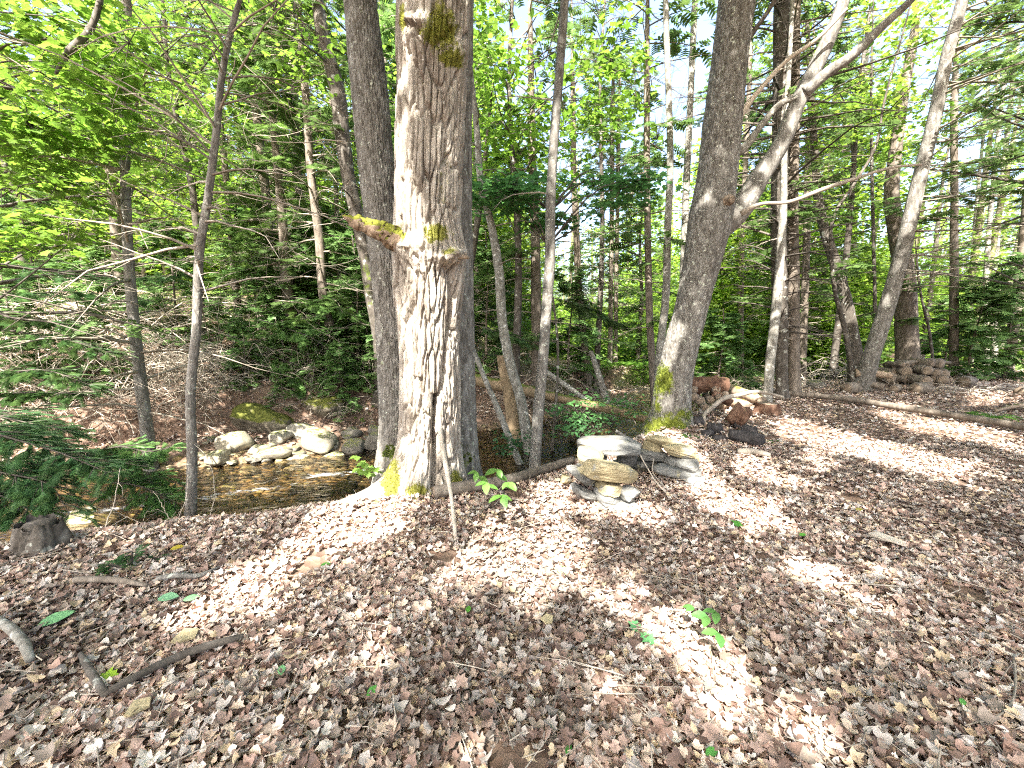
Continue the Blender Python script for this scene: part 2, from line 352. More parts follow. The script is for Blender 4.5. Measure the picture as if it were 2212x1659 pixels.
# ------------------------------------------------------------------ templates
def star(pts, curl=0.0, fold=0.0):
    """lobed leaf outline as a fan; x along midrib (0..1)"""
    P = np.array(pts, float); full = np.vstack([P, P[::-1][1:-1]*[1, -1]])
    c = np.array([[.38, 0.]]); A = np.vstack([c, full]); n = len(full)
    z = curl*((A[:, 0]-.4)**2 + A[:, 1]**2) + fold*np.abs(A[:, 1])
    k = np.arange(n)
    return np.column_stack([A, z]), np.column_stack([np.zeros(n, int), 1+k, 1+(k+1) % n])
MAPLE = [(0, 0), (.05, .28), (.22, .20), (.42, .52), (.52, .26), (.72, .30), (.74, .14), (1, 0)]
OVAL = [(0, 0), (.2, .2), (.5, .27), (.8, .16), (1, 0)]
KITE = [(0, 0), (.35, .38), (1, 0)]
ML5 = [(0, 0), (.15, .34), (.42, .5), (.6, .2), (1, 0)]
def frond_t(n=9, w=.42, lw=.045, droop=.10):
    V = []; F = []
    for k in range(n):
        x = .04 + .93*k/n; l = w*math.sin(math.pi*min(1, .22+.80*(1-k/n)))*(.9+.2*((k*7) % 3)/3)
        for s in (-1, 1):
            b = len(V)
            bw_ = .11*9/n; V += [(x, 0, -droop*x*x), (x+bw_, 0, -droop*x*x), (x+l*.62, s*l, -droop*(x+.1)**2 - .05), (x+l*.62-lw, s*l*.8, -droop*x*x-.03)]
            F += [(b, b+1, b+2), (b, b+2, b+3)]
    return np.array(V), np.array(F)
FR, FRF = frond_t()
FR2, FRF2 = frond_t(5, .42, .09)

def gcol(N, base, var=.25, yel=.2, r=None):
    r = r or rng; b = np.array(base)[None]; v = 1 + var*(r.random((N, 1))*2-1)
    c = b*v; q = r.random((N, 1))*yel; return c*(1-q) + np.array([[.20, .23, .03]])*q
G_MAPLE = (.10, .195, .025); G_MAPLE_COOL = (.06, .145, .042); G_NEEDLE = (.085, .15, .045); G_YEL = (.15, .24, .02)

# ------------------------------------------------------------------ trees
def pix_path(pts, Y0, Y1=None):
    """(px,py,width px) list from base upward -> world points, radii"""
    Y1 = Y0 if Y1 is None else Y1; P = []; Rr = []
    for k, (px, py, wd) in enumerate(pts):
        Yk = Y0 + (Y1-Y0)*k/(len(pts)-1); p = at(px, py, Yk); P.append(p); Rr.append(msize(px, py, Yk, wd)/2/math.hypot(1, (px-CX)/FP))
    return np.array(P), np.array(Rr)
def extend(P, Rr, ztop):
    """carry a trunk on upward past the frame to ztop"""
    if P[-1, 2] >= ztop: return P, Rr
    d = nrm(P[-1]-P[max(0, len(P)-3)]); d = nrm(d + np.array([0, 0, .5])); n = 4
    L = (ztop-P[-1, 2])/max(d[2], .3); t = np.arange(1, n+1)/n
    return np.vstack([P, P[-1]+d*L*t[:, None]]), np.r_[Rr, Rr[-1]*(1-.85*t)]
def root(P, Rr):
    """start the trunk a little below ground"""
    b = P[0].copy(); z = h1(b[0], b[1])
    if b[2] > z-.05:
        d = nrm(P[1]-P[0]); k = (b[2]-z+.12)/max(d[2], .3); nb = b - d*k
        return np.vstack([nb, P]), np.r_[Rr[0]*1.12, Rr]
    return P, Rr
def furrow(P, Rr, sides, step, cw, ch, depth, seed=1.0, flare=0.0, lobes=5, knots=(), moss=None, lump=.05, extra=None):
    """near-vertical trunk with real bark plates"""
    n = max(6, int(np.linalg.norm(np.diff(P, axis=0), axis=1).sum()/step))
    C = curve(np.column_stack([P, Rr]), n); c = C[:, :3]; r = C[:, 3]
    s = np.r_[0, np.cumsum(np.linalg.norm(np.diff(c, axis=0), axis=1))]
    th = np.arange(sides)*2*math.pi/sides; TH, S = np.meshgrid(th, s); rr = np.repeat(r[:, None], sides, 1)
    nu = max(6, round(2*math.pi*np.median(r)/cw))
    U = TH/(2*math.pi)*nu + .5*(fbm(np.cos(TH)*3, np.sin(TH)*3+seed, S/ch*.7, 3, seed)-.5)*2.2; Vq = S/ch + .9*vn(TH*3, S*2, seed=seed)
    f1, f2, cid = voro(U, Vq, nu, seed)
    cr = sst(.0, .24, f2-f1)
    f1b, f2b, cb = voro(U*2.1, Vq*1.9, nu*2.1, seed+3)
    disp = depth*(cr-.75) + depth*.22*(sst(.0, .25, f2b-f1b)-.6) + depth*.5*(cid-.5)
    disp += lump*rr*(fbm(np.cos(TH)*1.3+seed, np.sin(TH)*1.3, S*.9, 3, seed+2)-.5)*2
    if flare:
        g = c[0, 2] if False else S
        lob = .5+.5*np.cos(TH*lobes + 1.3*seed + .8*np.sin(TH*2))
        disp += rr*flare*np.exp(-(np.clip(g-.12, 0, None))/.20)*(.35+.9*lob)
    X_ = np.cos(TH); Y_ = np.sin(TH)
    Vv = c[:, None] + np.stack([X_, Y_, np.zeros_like(X_)], -1)*(rr+disp)[..., None]
    if extra: Vv = extra(Vv, c, rr, TH, S)
    px, py, dep = project(Vv.reshape(-1, 3)); ms = np.zeros(len(px))
    if moss:
        for (mx, my, sx, sy, a) in moss: ms = np.maximum(ms, a*np.exp(-((px-mx)/sx)**2-((py-my)/sy)**2))
    k = sides; i = np.arange(n-1)[:, None]*k; j = np.arange(k)[None]; j2 = (j+1) % k
    m = MB(); m.add(Vv.reshape(-1, 3), Q=np.stack([i+j, i+j2, i+k+j2, i+k+j], -1).reshape(-1, 4), C=np.repeat(ms[:, None], 3, 1))
    return m

def at_height(P, Rr, f):
    d = np.r_[0, np.cumsum(np.linalg.norm(np.diff(P, axis=0), axis=1))]; t = f*d[-1]
    return np.array([np.interp(t, d, P[:, k]) for k in range(3)]), np.interp(t, d, Rr)

def conifer_parts(P, Rr, f0, f1, nb, L0, L1, live=.5, droop=.5, lift=.15, seed=0, ntw=8, azr=None, fs=.30, thin=1.0, near=False, fine=True, col=None, sep=None):
    """branches (bare wood mesh) and needle sprays along a trunk. live = share of branches with needles (grows upward)"""
    r = np.random.default_rng(1000+seed); W = MB(); FX = []; FO = []; FS = []
    for b in range(nb):
        u = (b+r.random())/nb; f = f0+(f1-f0)*u; p, tr = at_height(P, Rr, f)
        az = r.random()*2*math.pi if azr is None else azr[0]+(azr[1]-azr[0])*r.random()
        L = (L0+(L1-L0)*u)*(.55+.7*r.random()); dr = droop*(.5+r.random()); li = lift*(r.random()*2-.4)
        n = 6; t = np.linspace(0, 1, n)[:, None]; d = np.array([math.cos(az), math.sin(az), 0]); sd = np.array([-d[1], d[0], 0])
        wob = np.cumsum(r.normal(0, .035, (n, 3)), axis=0)*L
        Q = p + d*L*t + np.array([0, 0, 1])*L*(li*t - dr*.5*t*t) + sd*L*.15*(r.random()-.5)*t*t + wob*t
        alive = r.random() < live*(.4+1.2*u)
        if sep is not None: W = MB(); sep.append(W)
        tube(W, Q, np.linspace(min(tr*.45, .007+.011*L), .0025, n)*thin, 4 if near else 3, C=(.5*(.7+.6*r.random()),)*3, cap=False)
        m = ntw if not alive else ntw+2
        for j in range(m):
            tt = .18+.80*(j+r.random()*.6)/m; q = np.array([np.interp(tt, t[:, 0], Q[:, k]) for k in range(3)])
            s = 1 if j % 2 else -1; l = L*.42*(1.12-tt)*(.6+.7*r.random())
            dv = nrm(d*(.75)+sd*s*(.75+.3*r.random())+np.array([0, 0, r.normal(-.08, .16)]))
            e = q+dv*l+np.array([0, 0, -.18*l*(r.random()+.3)]); mid = (q+e)/2+np.array([0, 0, .06*l])+r.normal(0, .03*l, 3)
            if fine or not alive: tube(W, np.array([q, mid, e]), np.array([.0036, .0026, .0012])*thin, 3, C=(.5*(.7+.6*r.random()),)*3, cap=False)
            if alive:
                for z in range(2 if l < .3 else 3):
                    o = q+(e-q)*(z*.36); FX.append(nrm(dv+r.normal(0, .18, 3))); FO.append(o); FS.append(fs*(.75+.5*r.random())*(.8 if z else 1))
            elif not alive and r.random() < .5:
                o = q+(e-q)*.45; e2 = o+nrm(dv-sd*s*1.2+r.normal(0, .3, 3))*l*.5
                tube(W, np.array([o, e2]), np.array([.002, .001])*thin, 3, C=(.5,)*3, cap=False)
        if alive: FX.append(nrm(Q[-1]-Q[-2])); FO.append(Q[-2]); FS.append(fs*1.1)
    N = MB()
    if FX:
        FX = np.array(FX); n = len(FX); up = np.stack([r.normal(0, .25, n), r.normal(0, .25, n), np.ones(n)], 1)
        T_, F_ = (FR, FRF) if near else (FR2, FRF2)
        inst(N, T_, F_, frames(FX, up, np.array(FS)), np.array(FO), gcol(n, col or G_NEEDLE, .3, .12, r))
    return W, N

def leaf_cluster(mbuf, cen, n_leaf, rad, size, col, r, tmpl=ML5, tilt=.35, yel=.2, flat=.28, curl=-.12):
    """horizontal sprays of leaves round each cluster centre"""
    N = len(cen); k = n_leaf
    a = r.random((N, k))*2*math.pi; d = rad*np.sqrt(r.random((N, k)))
    tl = r.normal(0, .22, (N, 2)); ox = d*np.cos(a); oy = d*np.sin(a); oz = ox*tl[:, :1]+oy*tl[:, 1:]+r.normal(0, rad*flat*.5, (N, k))
    O = (cen[:, None]+np.stack([ox, oy, oz], -1)).reshape(-1, 3); M = N*k
    T_, F_ = star(tmpl, curl, .12)
    aa = a.reshape(-1)+r.normal(0, .7, M)
    Xd = np.stack([np.cos(aa), np.sin(aa), r.normal(-.25, .25, M)], 1); up = np.stack([r.normal(0, tilt, M), r.normal(0, tilt, M), np.ones(M)], 1)
    cc = np.repeat(gcol(N, (1, 1, 1), .22, 0, r), k, axis=0)*gcol(M, col, .2, yel, r)
    return O, frames(Xd, up, size*(.65+.6*r.random(M))), cc, T_, F_
def px_clusters(n, box, Y, r, clump=.5, seed=0):
    """cluster centres spread through the wedge of space seen in a photo box (x0,y0,x1,y1), depth range Y"""
    out = []
    while len(out) < n:
        px = box[0]+(box[2]-box[0])*r.random(); py = box[1]+(box[3]-box[1])*r.random(); y = Y[0]+(Y[1]-Y[0])*r.random()
        p = at(px, py, y)
        if fbm(np.array([p[0]*1.1]), np.array([p[1]*1.1]), np.array([p[2]*1.6]), 2, seed)[0] > clump*.92+.04*r.random(): out.append(p)
    return np.array(out)

TREES = []
def tufts(m, parent, n, ln=.014, thr=.5, seed=1, col=(.24, .25, .025)):
    V = np.concatenate(m.V); ms = np.concatenate(m.C)[:, 0]; r = np.random.default_rng(seed)
    w_ = ms+.75*(fbm(V[:, 0]*11, V[:, 1]*11, V[:, 2]*11, 4, 5)-.5)
    k = np.where(w_ > thr)[0]
    if len(k) < 10: return
    k = k[r.integers(0, len(k), n)]; c = V.mean(0); P = V[k]+r.normal(0, .004, (n, 3)); N = P.copy()
    cx = np.interp(P[:, 2], np.sort(V[:, 2])[::len(V)//60], [0]*len(np.sort(V[:, 2])[::len(V)//60]))
    o = np.argsort(V[:, 2]); zb = np.linspace(V[:, 2].min(), V[:, 2].max(), 40); bi = np.clip(np.digitize(V[:, 2], zb)-1, 0, 39)
    ce = np.array([V[bi == b].mean(0) if (bi == b).any() else c for b in range(40)]); N = nrm((P-ce[np.clip(np.digitize(P[:, 2], zb)-1, 0, 39)])*[1, 1, .2]+r.normal(0, .06, (n, 3)))
    T_ = np.array([(0, -.3, 0), (0, .3, 0), (1, 0, -.25)]); M = MB(); inst(M, T_, np.array([(0, 1, 2)]), frames(N, r.normal(0, 1, (n, 3))+[0, 0, .5], ln*(.5+r.random(n))), P, gcol(n, col, .35, .2, r))
    tag(M.build('moss', M_['mapleleaf'], parent, smooth=False), kind='stuff')
def make_tree(name, label, pts, Y, barkm='bark_grey', kind='maple', Y1=None, ztop=11, sides=None, group=None, fur=None, seed=1, moss=None,
              dead=None, live=None, cat='tree', flare=.25, stop=False, near=False, extra=None):
    P, Rr = pix_path(pts, Y, Y1); P, Rr = root(P, Rr)
    if not stop: P, Rr = extend(P, Rr, ztop)
    base = np.array([P[0, 0], P[0, 1], h1(P[0, 0], P[0, 1])])
    t = thing(name, base, label, cat, group)
    if fur: m = furrow(P, Rr, *fur, seed=seed, flare=flare, moss=moss, extra=extra)
    else:
        m = furrow(P, Rr, sides or 20, .10, .045, .16, .004, seed=seed, flare=flare*.7, lump=.10, moss=moss)
    m.build('trunk', M_[barkm], t)
    if moss and name != 'ironwood_tree': tufts(m, t, 9000 if 'leaning_maple' in name else 2500, seed=seed, col=(.12, .16, .03))
    for spec in (dead or []):
        sep = [] if spec.get('live', .5) == 0 else None
        W, N = conifer_parts(P, Rr, sep=sep, **spec)
        if sep is not None:
            for w_ in sep: w_.build('dead_branch', M_[spec_w(spec, barkm)], t)
        elif W.n: W.build('bare_branches' if spec.get('live', .5) == 0 else 'branches', M_[spec_w(spec, barkm)], t)
        if N.n: N.build('foliage', M_['needle'], t, smooth=False)
    TREES.append((t, P, Rr)); return t, P, Rr
def spec_w(s, b): return 'twig_dark' if b in ('bark_dark',) else 'twig'
def crown(t, P, Rr, cen, n_leaf=10, rad=.34, size=.11, col=G_MAPLE, seed=0, tmpl=ML5, yel=.2, limbs=14, lr=.018, wood='twig_dark', name='crown', keep=None, tilt=.4):
    r = np.random.default_rng(5000+seed); C = MB()
    O, Mx, cc, T_, F_ = leaf_cluster(C, cen, n_leaf, rad, size, col, r, tmpl, tilt, yel)
    if keep is not None: k = keep(O); O, Mx, cc = O[k], Mx[k], cc[k]
    inst(C, T_, F_, Mx, O, cc); o = C.build(name, M_['mapleleaf'], t, smooth=False)
    W = MB(); idx = r.permutation(len(cen))
    hub = []
    for q in range(min(limbs, len(cen))):
        c = cen[idx[q]]; d = np.linalg.norm(P-c, axis=1) + 1.2*np.clip(P[:, 2]-c[2]+.6, 0, None); j = int(np.argmin(d)); s = P[j]
        if np.linalg.norm(s-c) > 7: continue
        mid = (s+c)/2+np.array([0, 0, .12*np.linalg.norm(s-c)])+r.normal(0, .15, 3)
        Q = curve([s, mid, c], 8); tube(W, Q, np.linspace(lr, .005, 8), 5, cap=False); hub.append(Q)
    if hub:
        H = np.vstack([h[2:] for h in hub])
        for c in cen[idx[:260]]:
            d = np.linalg.norm(H-c, axis=1); s = H[int(np.argmin(d))]
            if d.min() > 2.5: continue
            tube(W, curve([s, (s+c)/2+r.normal(0, .08, 3), c], 5), np.linspace(.006, .002, 5), 3, cap=False)
    if W.n: W.build('limbs', M_[wood], t)
    return o

# ================================================================== trees in the photograph
# --- the big furrowed snag in the middle
def main_extra(Vv, c, rr, TH, S):
    sh = Vv.shape; V = Vv.reshape(-1, 3).copy(); C = np.repeat(c, sh[1], 0); px, py, _ = project(V); front = (np.sin(TH).ravel() < .25)
    n = nrm((V-C)*[1, 1, 0])
    def seg(pts):
        pts = np.array(pts, float); gxx = np.interp(py, pts[:, 1], pts[:, 0], left=-9e3, right=-9e3); return px-gxx
    mt = 1/FP*4.2
    for pts, wd, dp in (([(880, 535), (884, 620), (892, 700), (903, 790), (914, 850)], 7, .060), ([(968, 570), (978, 640), (970, 740), (958, 820), (944, 880)], 7, .055),
                        ([(916, 590), (922, 700), (930, 800)], 3.5, .02), ([(945, 850), (940, 930), (944, 1000), (940, 1062)], 10, .14), ([(963, 870), (966, 960), (972, 1040)], 5, .03),
                        ([(902, 60), (905, 75), (908, 95)], 11, .07), ([(930, 100), (935, 300), (928, 500)], 3, .015), ([(895, 130), (893, 300), (897, 500)], 3, .012),
                        ([(965, 300), (958, 380), (950, 440)], 4, .035)):
        d = seg(pts); V = V - n*(dp*np.exp(-(d/wd)**2)*front)[:, None]
    ed = fbm(px/9, py/9, None, 3, 21)
    for bx, by, sx, sy, a in ((905, 78, 26, 34, .10), (893, 45, 20, 18, .06), (955, 562, 26, 15, .12), (975, 548, 22, 12, .09), (985, 112, 20, 26, .05), (935, 535, 45, 22, .03), (872, 540, 16, 26, .06), (860, 610, 10, 60, .03), (985, 600, 14, 40, .03)):
        V = V + n*(a*np.exp(-((px-bx)/sx)**2-((py-by)/sy)**2)*front*(.55+.9*ed))[:, None]
    # buttress reaching left and forward, and smaller ones
    g = np.clip(V[:, 2]-c[0, 2]-.1, 0, None); ang = TH.ravel()
    for a0, wd, am, hh in ((R(208), .33, .72, .12), (R(250), .30, .12, .10), (R(315), .3, .14, .13), (R(20), .4, .15, .2), (R(110), .5, .15, .2)):
        da = np.abs((ang-a0+math.pi) % (2*math.pi)-math.pi); V = V + n*(am*np.exp(-(da/wd)**2)*np.exp(-g/hh))[:, None]
    return V.reshape(sh)
MP = [(918, 1085, 150), (920, 1040, 140), (926, 960, 128), (929, 850, 123), (926, 700, 130), (928, 600, 144), (928, 545, 150), (924, 480, 138), (925, 400, 138), (931, 200, 143), (935, 100, 146), (938, 0, 148)]
P, Rr = pix_path(MP, 3.98, 3.98)
P, Rr = root(P, Rr); P, Rr = extend(P, Rr, 8.2); Rr[-4:] = np.linspace(Rr[-5], .20, 4)
base = np.array([P[0, 0], P[0, 1], h1(P[0, 0], P[0, 1])])
mtree = thing('old_maple_snag', base, 'thick old tree with deeply furrowed sunlit bark and a mossy broken branch stub', 'tree')
moss = [(950, 60, 45, 60, .95), (975, 125, 35, 30, .9), (870, 40, 10, 40, .7), (945, 505, 32, 26, .95), (975, 540, 26, 14, .6), (845, 1035, 26, 60, .9), (900, 1062, 34, 26, .8), (985, 1040, 18, 30, .8), (866, 500, 8, 40, .5), (960, 380, 20, 90, .42), (925, 880, 10, 30, .4)]
m = furrow(P, Rr, 340, .0095, .048, .40, .046, seed=1.0, flare=.16, moss=moss, lump=.05, extra=main_extra)
m.build('trunk', M_['bark_main'], mtree); tufts(m, mtree, 12000, .013, .52, 3, (.21, .21, .04))
# broken mossy branch stub
q = [at(884, 532, 3.78), at(850, 512, 3.74), at(800, 490, 3.70), at(772, 480, 3.68), at(741, 467, 3.64)]
C = curve(q, 40); rad = np.interp(np.linspace(0, 1, 40), [0, .15, .5, .8, .88, 1], [.12, .085, .078, .062, .036, .008])
mb = MB(); rad = rad*(1+.18*(vn(np.linspace(0, 14, 40), np.zeros(40))-.5)*2)
tube(mb, C+rng.normal(0, .005, (40, 3)), rad, 22, jit=.45, C=(.0, 0, 0)); st = mb.build('broken_branch', surf('bark_branch_stub', [(.3, (.12, .08, .055)), (.5, (.28, .205, .145)), (.7, (.42, .34, .26))], 12, 8, bump=1, bscale=40, moss=(.24, .25, .04), upmoss=.10), mtree)
mb = MB(); tube(mb, curve([at(955, 562, 3.72), at(985, 553, 3.68), at(1014, 557, 3.68)], 14), np.linspace(.055, .012, 14), 12, jit=.3, C=(0, 0, 0)); mb.build('broken_branch', M_['cutwood'], mtree)
TREES.append((mtree, P, Rr))

# --- large grey trunk behind left, and the one behind right
make_tree('grey_maple', 'large straight grey trunk standing close behind the left side of the furrowed snag',
          [(856, 1012, 92), (858, 940, 80), (853, 800, 74), (845, 650, 74), (830, 500, 76), (812, 350, 78), (798, 200, 80), (784, 60, 74), (778, 0, 72)], 4.75, 'bark_grey', ztop=12, fur=(190, .018, .022, .13, .015), seed=4, flare=.34,
          moss=[(850, 980, 40, 40, .5), (845, 760, 30, 90, .25)])
make_tree('grey_maple', 'shaded trunk half hidden behind the right side of the furrowed snag',
          [(990, 1018, 90), (988, 900, 80), (986, 700, 76), (985, 400, 66), (990, 100, 62), (992, 0, 60)], 4.75, 'bark_grey', ztop=12, fur=(140, .022, .024, .14, .016), seed=6, flare=.32, moss=[(1000, 990, 40, 40, .5)])
# --- slender trunks at the left
T1 = make_tree('slender_conifer', 'slender leaning trunk rising out of green sprays, leftmost of two near thin trunks',
          [(326, 1000, 32), (318, 935, 31), (296, 760, 28), (278, 560, 25), (270, 330, 24), (272, 160, 24), (274, 0, 22)], 6.1, 'bark_grey', ztop=9, fur=(40, .03, .03, .09, .004), seed=7, flare=.1,
          dead=[dict(f0=.10, f1=.62, nb=44, L0=1.8, L1=1.7, live=0, droop=.5, lift=.4, seed=1, ntw=8)])
T2 = make_tree('slender_conifer', 'slender wavering trunk at the near bank edge, right of another near thin trunk',
          [(412, 1118, 27), (415, 1000, 24), (412, 850, 23), (425, 700, 22), (430, 560, 21), (453, 400, 19), (468, 280, 17), (480, 160, 15), (512, 20, 13), (518, 0, 12)], 4.25, 'bark_grey', ztop=6.5, fur=(36, .02, .025, .08, .0035), seed=8, flare=.12,
          dead=[dict(f0=.35, f1=.78, nb=34, L0=1.0, L1=1.5, live=0, droop=.6, lift=.5, seed=2, ntw=7)])
make_tree('spruce_tree', 'reddish slim spruce trunk with stubby branches beyond the stream', [(520, 730, 18), (512, 650, 18), (503, 540, 17), (490, 400, 16), (480, 300, 14)], 11.5, 'bark_brown', seed=9, sides=16,
          dead=[dict(f0=.08, f1=.95, nb=60, L0=1.3, L1=1.2, live=.45, droop=.5, seed=3)])
make_tree('ironwood_tree', 'dark crooked mossy trunk left of the large grey trunk', [(822, 860, 30), (818, 720, 30), (803, 640, 30), (790, 560, 28), (772, 470, 30), (752, 380, 30), (738, 280, 34), (728, 190, 34), (700, 90, 30), (685, 0, 26)], 8.6, 'bark_dark', seed=10, fur=(44, .04, .03, .1, .01),
          dead=[dict(f0=.15, f1=.7, nb=16, L0=1.2, L1=1.6, live=0, seed=4)], moss=[(800, 600, 40, 100, .4)])
make_tree('spruce_tree', 'straight brown trunk standing between the slender trunk and the crooked dark one', [(640, 800, 24), (620, 640, 22), (585, 520, 22), (572, 400, 21), (558, 280, 20), (545, 150, 18), (540, 60, 17)], 11, 'bark_brown', seed=11,
          dead=[dict(f0=.12, f1=.9, nb=70, L0=1.4, L1=1.5, live=.35, droop=.55, seed=5)])
make_tree('spruce_tree', 'dim trunk behind a web of dead twigs left of the crooked dark trunk', [(662, 800, 18), (655, 600, 18), (645, 400, 17), (638, 250, 16), (634, 100, 15)], 12.5, 'bark_brown', seed=12,
          dead=[dict(f0=.12, f1=.9, nb=70, L0=1.4, L1=1.5, live=.35, droop=.55, seed=6)])
make_tree('hemlock_tree', 'leaning grey hemlock trunk rooted on the far stream bank behind the rocks', [(742, 880, 26), (736, 820, 24), (722, 740, 23), (700, 650, 21), (690, 520, 20), (672, 380, 18), (660, 200, 17)], 9.2, 'bark_brown', seed=13, flare=.5,
          dead=[dict(f0=.12, f1=.9, nb=60, L0=1.2, L1=1.4, live=.75, droop=.5, seed=7, near=True)])
make_tree('spruce_tree', 'dark trunk with peeling reddish bark behind the leftmost slender trunk', [(262, 640, 32), (250, 480, 30), (240, 330, 30), (232, 200, 28), (225, 60, 26)], 10.5, 'bark_brown', seed=14,
          dead=[dict(f0=.3, f1=.95, nb=44, L0=1.3, L1=1.8, live=.3, droop=.4, lift=.5, seed=8)])
make_tree('hemlock_tree', 'short stout trunk in hemlock boughs on the sunny slope', [(640, 770, 30), (632, 700, 28), (618, 600, 24), (610, 480, 20)], 9.8, 'bark_brown', seed=15,
          dead=[dict(f0=.03, f1=.75, nb=46, L0=1.3, L1=.8, live=1.2, droop=.6, seed=9, near=True, col=(.09, .16, .04), fs=.34)])
make_tree('pale_snag', 'short pale broken snag lit by the sun on the slope', [(436, 800, 26), (434, 740, 20), (430, 690, 8), (428, 668, 3)], 9.0, 'bark_lichen', seed=16, stop=True, sides=14)
# --- between the snag and the leaning tree
make_tree('lichen_sapling', 'thin sapling, dark above and pale with lichen below, beside the ferns',
          [(1156, 1000, 25), (1162, 900, 24), (1172, 790, 22), (1181, 660, 22), (1188, 560, 22), (1189, 450, 21), (1197, 300, 20), (1209, 150, 19), (1220, 0, 18)], 5.6, 'bark_grey', seed=17, fur=(32, .03, .03, .08, .004), flare=.1, ztop=9,
          dead=[dict(f0=.4, f1=.75, nb=8, L0=.6, L1=1.0, live=0, seed=10, ntw=5)])
make_tree('lichen_sapling', 'curving pale grey sapling standing at the dark water between snag and thin sapling',
          [(1137, 935, 24), (1124, 860, 22), (1106, 800, 22), (1086, 700, 21), (1077, 580, 20), (1062, 490, 17), (1040, 400, 15), (1030, 280, 13)], 7.2, 'bark_lichen', seed=18, fur=(30, .04, .03, .1, .004), ztop=8,
          dead=[dict(f0=.3, f1=.8, nb=12, L0=.8, L1=1.0, live=0, seed=11)])
make_tree('leaning_pole', 'thin bare grey pole leaning left over the water', [(1094, 930, 15), (1074, 880, 14), (1040, 800, 12), (1005, 700, 10), (1000, 660, 8)], 6.5, 'bark_lichen', seed=19, stop=True, sides=12)
make_tree('mossy_snag', 'broken mossy snag standing by the mossy log', [(1112, 925, 34), (1104, 860, 32), (1092, 800, 30), (1086, 768, 26)], 7.9, 'mosswood', seed=20, stop=True, sides=24)
make_tree('mossy_snag', 'short leaning broken stub in the dead brush beyond the water', [(1302, 838, 16), (1290, 800, 14), (1276, 758, 11)], 9.8, 'bark_lichen', seed=21, stop=True, sides=12)
make_tree('spruce_tree', 'dark narrow spruce, left one of the twin stems before the bright undergrowth', [(1318, 752, 11), (1320, 600, 11), (1322, 400, 10), (1324, 200, 9)], 15, 'bark_brown', seed=22, sides=10,
          dead=[dict(f0=.2, f1=.95, nb=50, L0=1.6, L1=1.3, live=.7, droop=.4, seed=12)])
make_tree('spruce_tree', 'dark narrow spruce, right one of the twin stems before the bright undergrowth', [(1330, 750, 10), (1331, 600, 10), (1334, 450, 9), (1337, 250, 8)], 15.4, 'bark_brown', seed=23, sides=10,
          dead=[dict(f0=.2, f1=.95, nb=50, L0=1.6, L1=1.3, live=.7, droop=.4, seed=13)])
make_tree('spruce_tree', 'thin reddish trunk with sunlit patches just left of the smooth grey pole', [(1412, 850, 16), (1408, 780, 16), (1403, 680, 16), (1400, 560, 15), (1398, 400, 14), (1397, 200, 13)], 9.2, 'bark_brown', seed=24, sides=14,
          dead=[dict(f0=.2, f1=.95, nb=54, L0=.9, L1=1.4, live=.45, droop=.4, seed=14)])
make_tree('young_maple', 'smooth light grey pole left of the large leaning tree', [(1421, 830, 19), (1426, 750, 18), (1438, 640, 17), (1442, 500, 16), (1448, 350, 15), (1444, 200, 14), (1438, 0, 12)], 8.6, 'bark_lichen', seed=25, sides=18, flare=.05)
make_tree('birch_tree', 'white blotched birch trunk partly hidden by the large leaning tree', [(1470, 760, 17), (1474, 650, 17), (1479, 540, 17), (1481, 440, 16), (1486, 330, 15), (1493, 180, 14), (1501, 0, 13)], 10.5, 'bark_lichen', seed=26, sides=16, flare=.05)
make_tree('spruce_tree', 'brown trunk in the gloom above the leaning sapling', [(1258, 700, 15), (1250, 620, 15), (1246, 520, 14), (1240, 400, 13), (1238, 250, 12)], 12.5, 'bark_brown', seed=27, sides=12,
          dead=[dict(f0=.1, f1=.9, nb=60, L0=1.5, L1=1.3, live=.35, droop=.6, seed=15)])
make_tree('hemlock_tree', 'dark hemlock in dead twigs directly behind the lichen sapling', [(1160, 780, 24), (1158, 650, 22), (1156, 500, 20), (1150, 350, 18)], 10.2, 'bark_brown', seed=28, sides=16,
          dead=[dict(f0=.08, f1=.9, nb=70, L0=1.4, L1=1.3, live=.4, droop=.7, seed=16, ntw=10)])
make_tree('spruce_tree', 'thin dark slanting trunk right beside the snag edge', [(992, 700, 16), (1012, 600, 15), (1028, 500, 14), (1040, 420, 12)], 9.5, 'bark_dark', seed=29, sides=12, ztop=7)
# --- the large leaning forked tree
LT = make_tree('leaning_maple', 'large tree leaning right with a forked limb, its foot covered in bright moss',
          [(1443, 935, 92), (1450, 885, 80), (1456, 830, 77), (1474, 740, 76), (1500, 640, 74), (1518, 560, 84), (1534, 470, 96), (1548, 380, 88), (1562, 250, 86), (1577, 120, 80), (1592, 0, 82)], 6.35, 'bark_grey', seed=30, ztop=12, Y1=6.1,
          fur=(200, .018, .024, .13, .017), flare=.30, moss=[(1432, 820, 24, 34, 1.2), (1440, 925, 60, 36, 1.0), (1475, 900, 30, 30, .6), (1420, 880, 16, 60, .6)])
t, P, Rr = LT
def limb(t, pts, Y, Y1, name, m, k=16, ext=0, label=None):
    P, Rr = pix_path(pts, Y, Y1)
    if ext: P, Rr = extend(P, Rr, ext)
    n = 60; C = curve(np.column_stack([P, Rr]), n); mb = MB(); rr = C[:, 3]*(1+.10*(vn(np.linspace(0, 12, n), np.zeros(n), seed=pts[0][0])-.5)*2)
    tube(mb, C[:, :3], rr, k, jit=.10, C=(.5,)*3 if m.startswith('twig') else (0, 0, 0)); o = mb.build(name, M_[m], t); tag(o, label); return C
L1 = limb(t, [(1548, 500, 60), (1595, 455, 56), (1640, 385, 46), (1688, 310, 42), (1722, 225, 42), (1765, 140, 36), (1800, 60, 32), (1830, -20, 28)], 6.3, 5.9, 'limb', 'bark_grey', 24, 8)
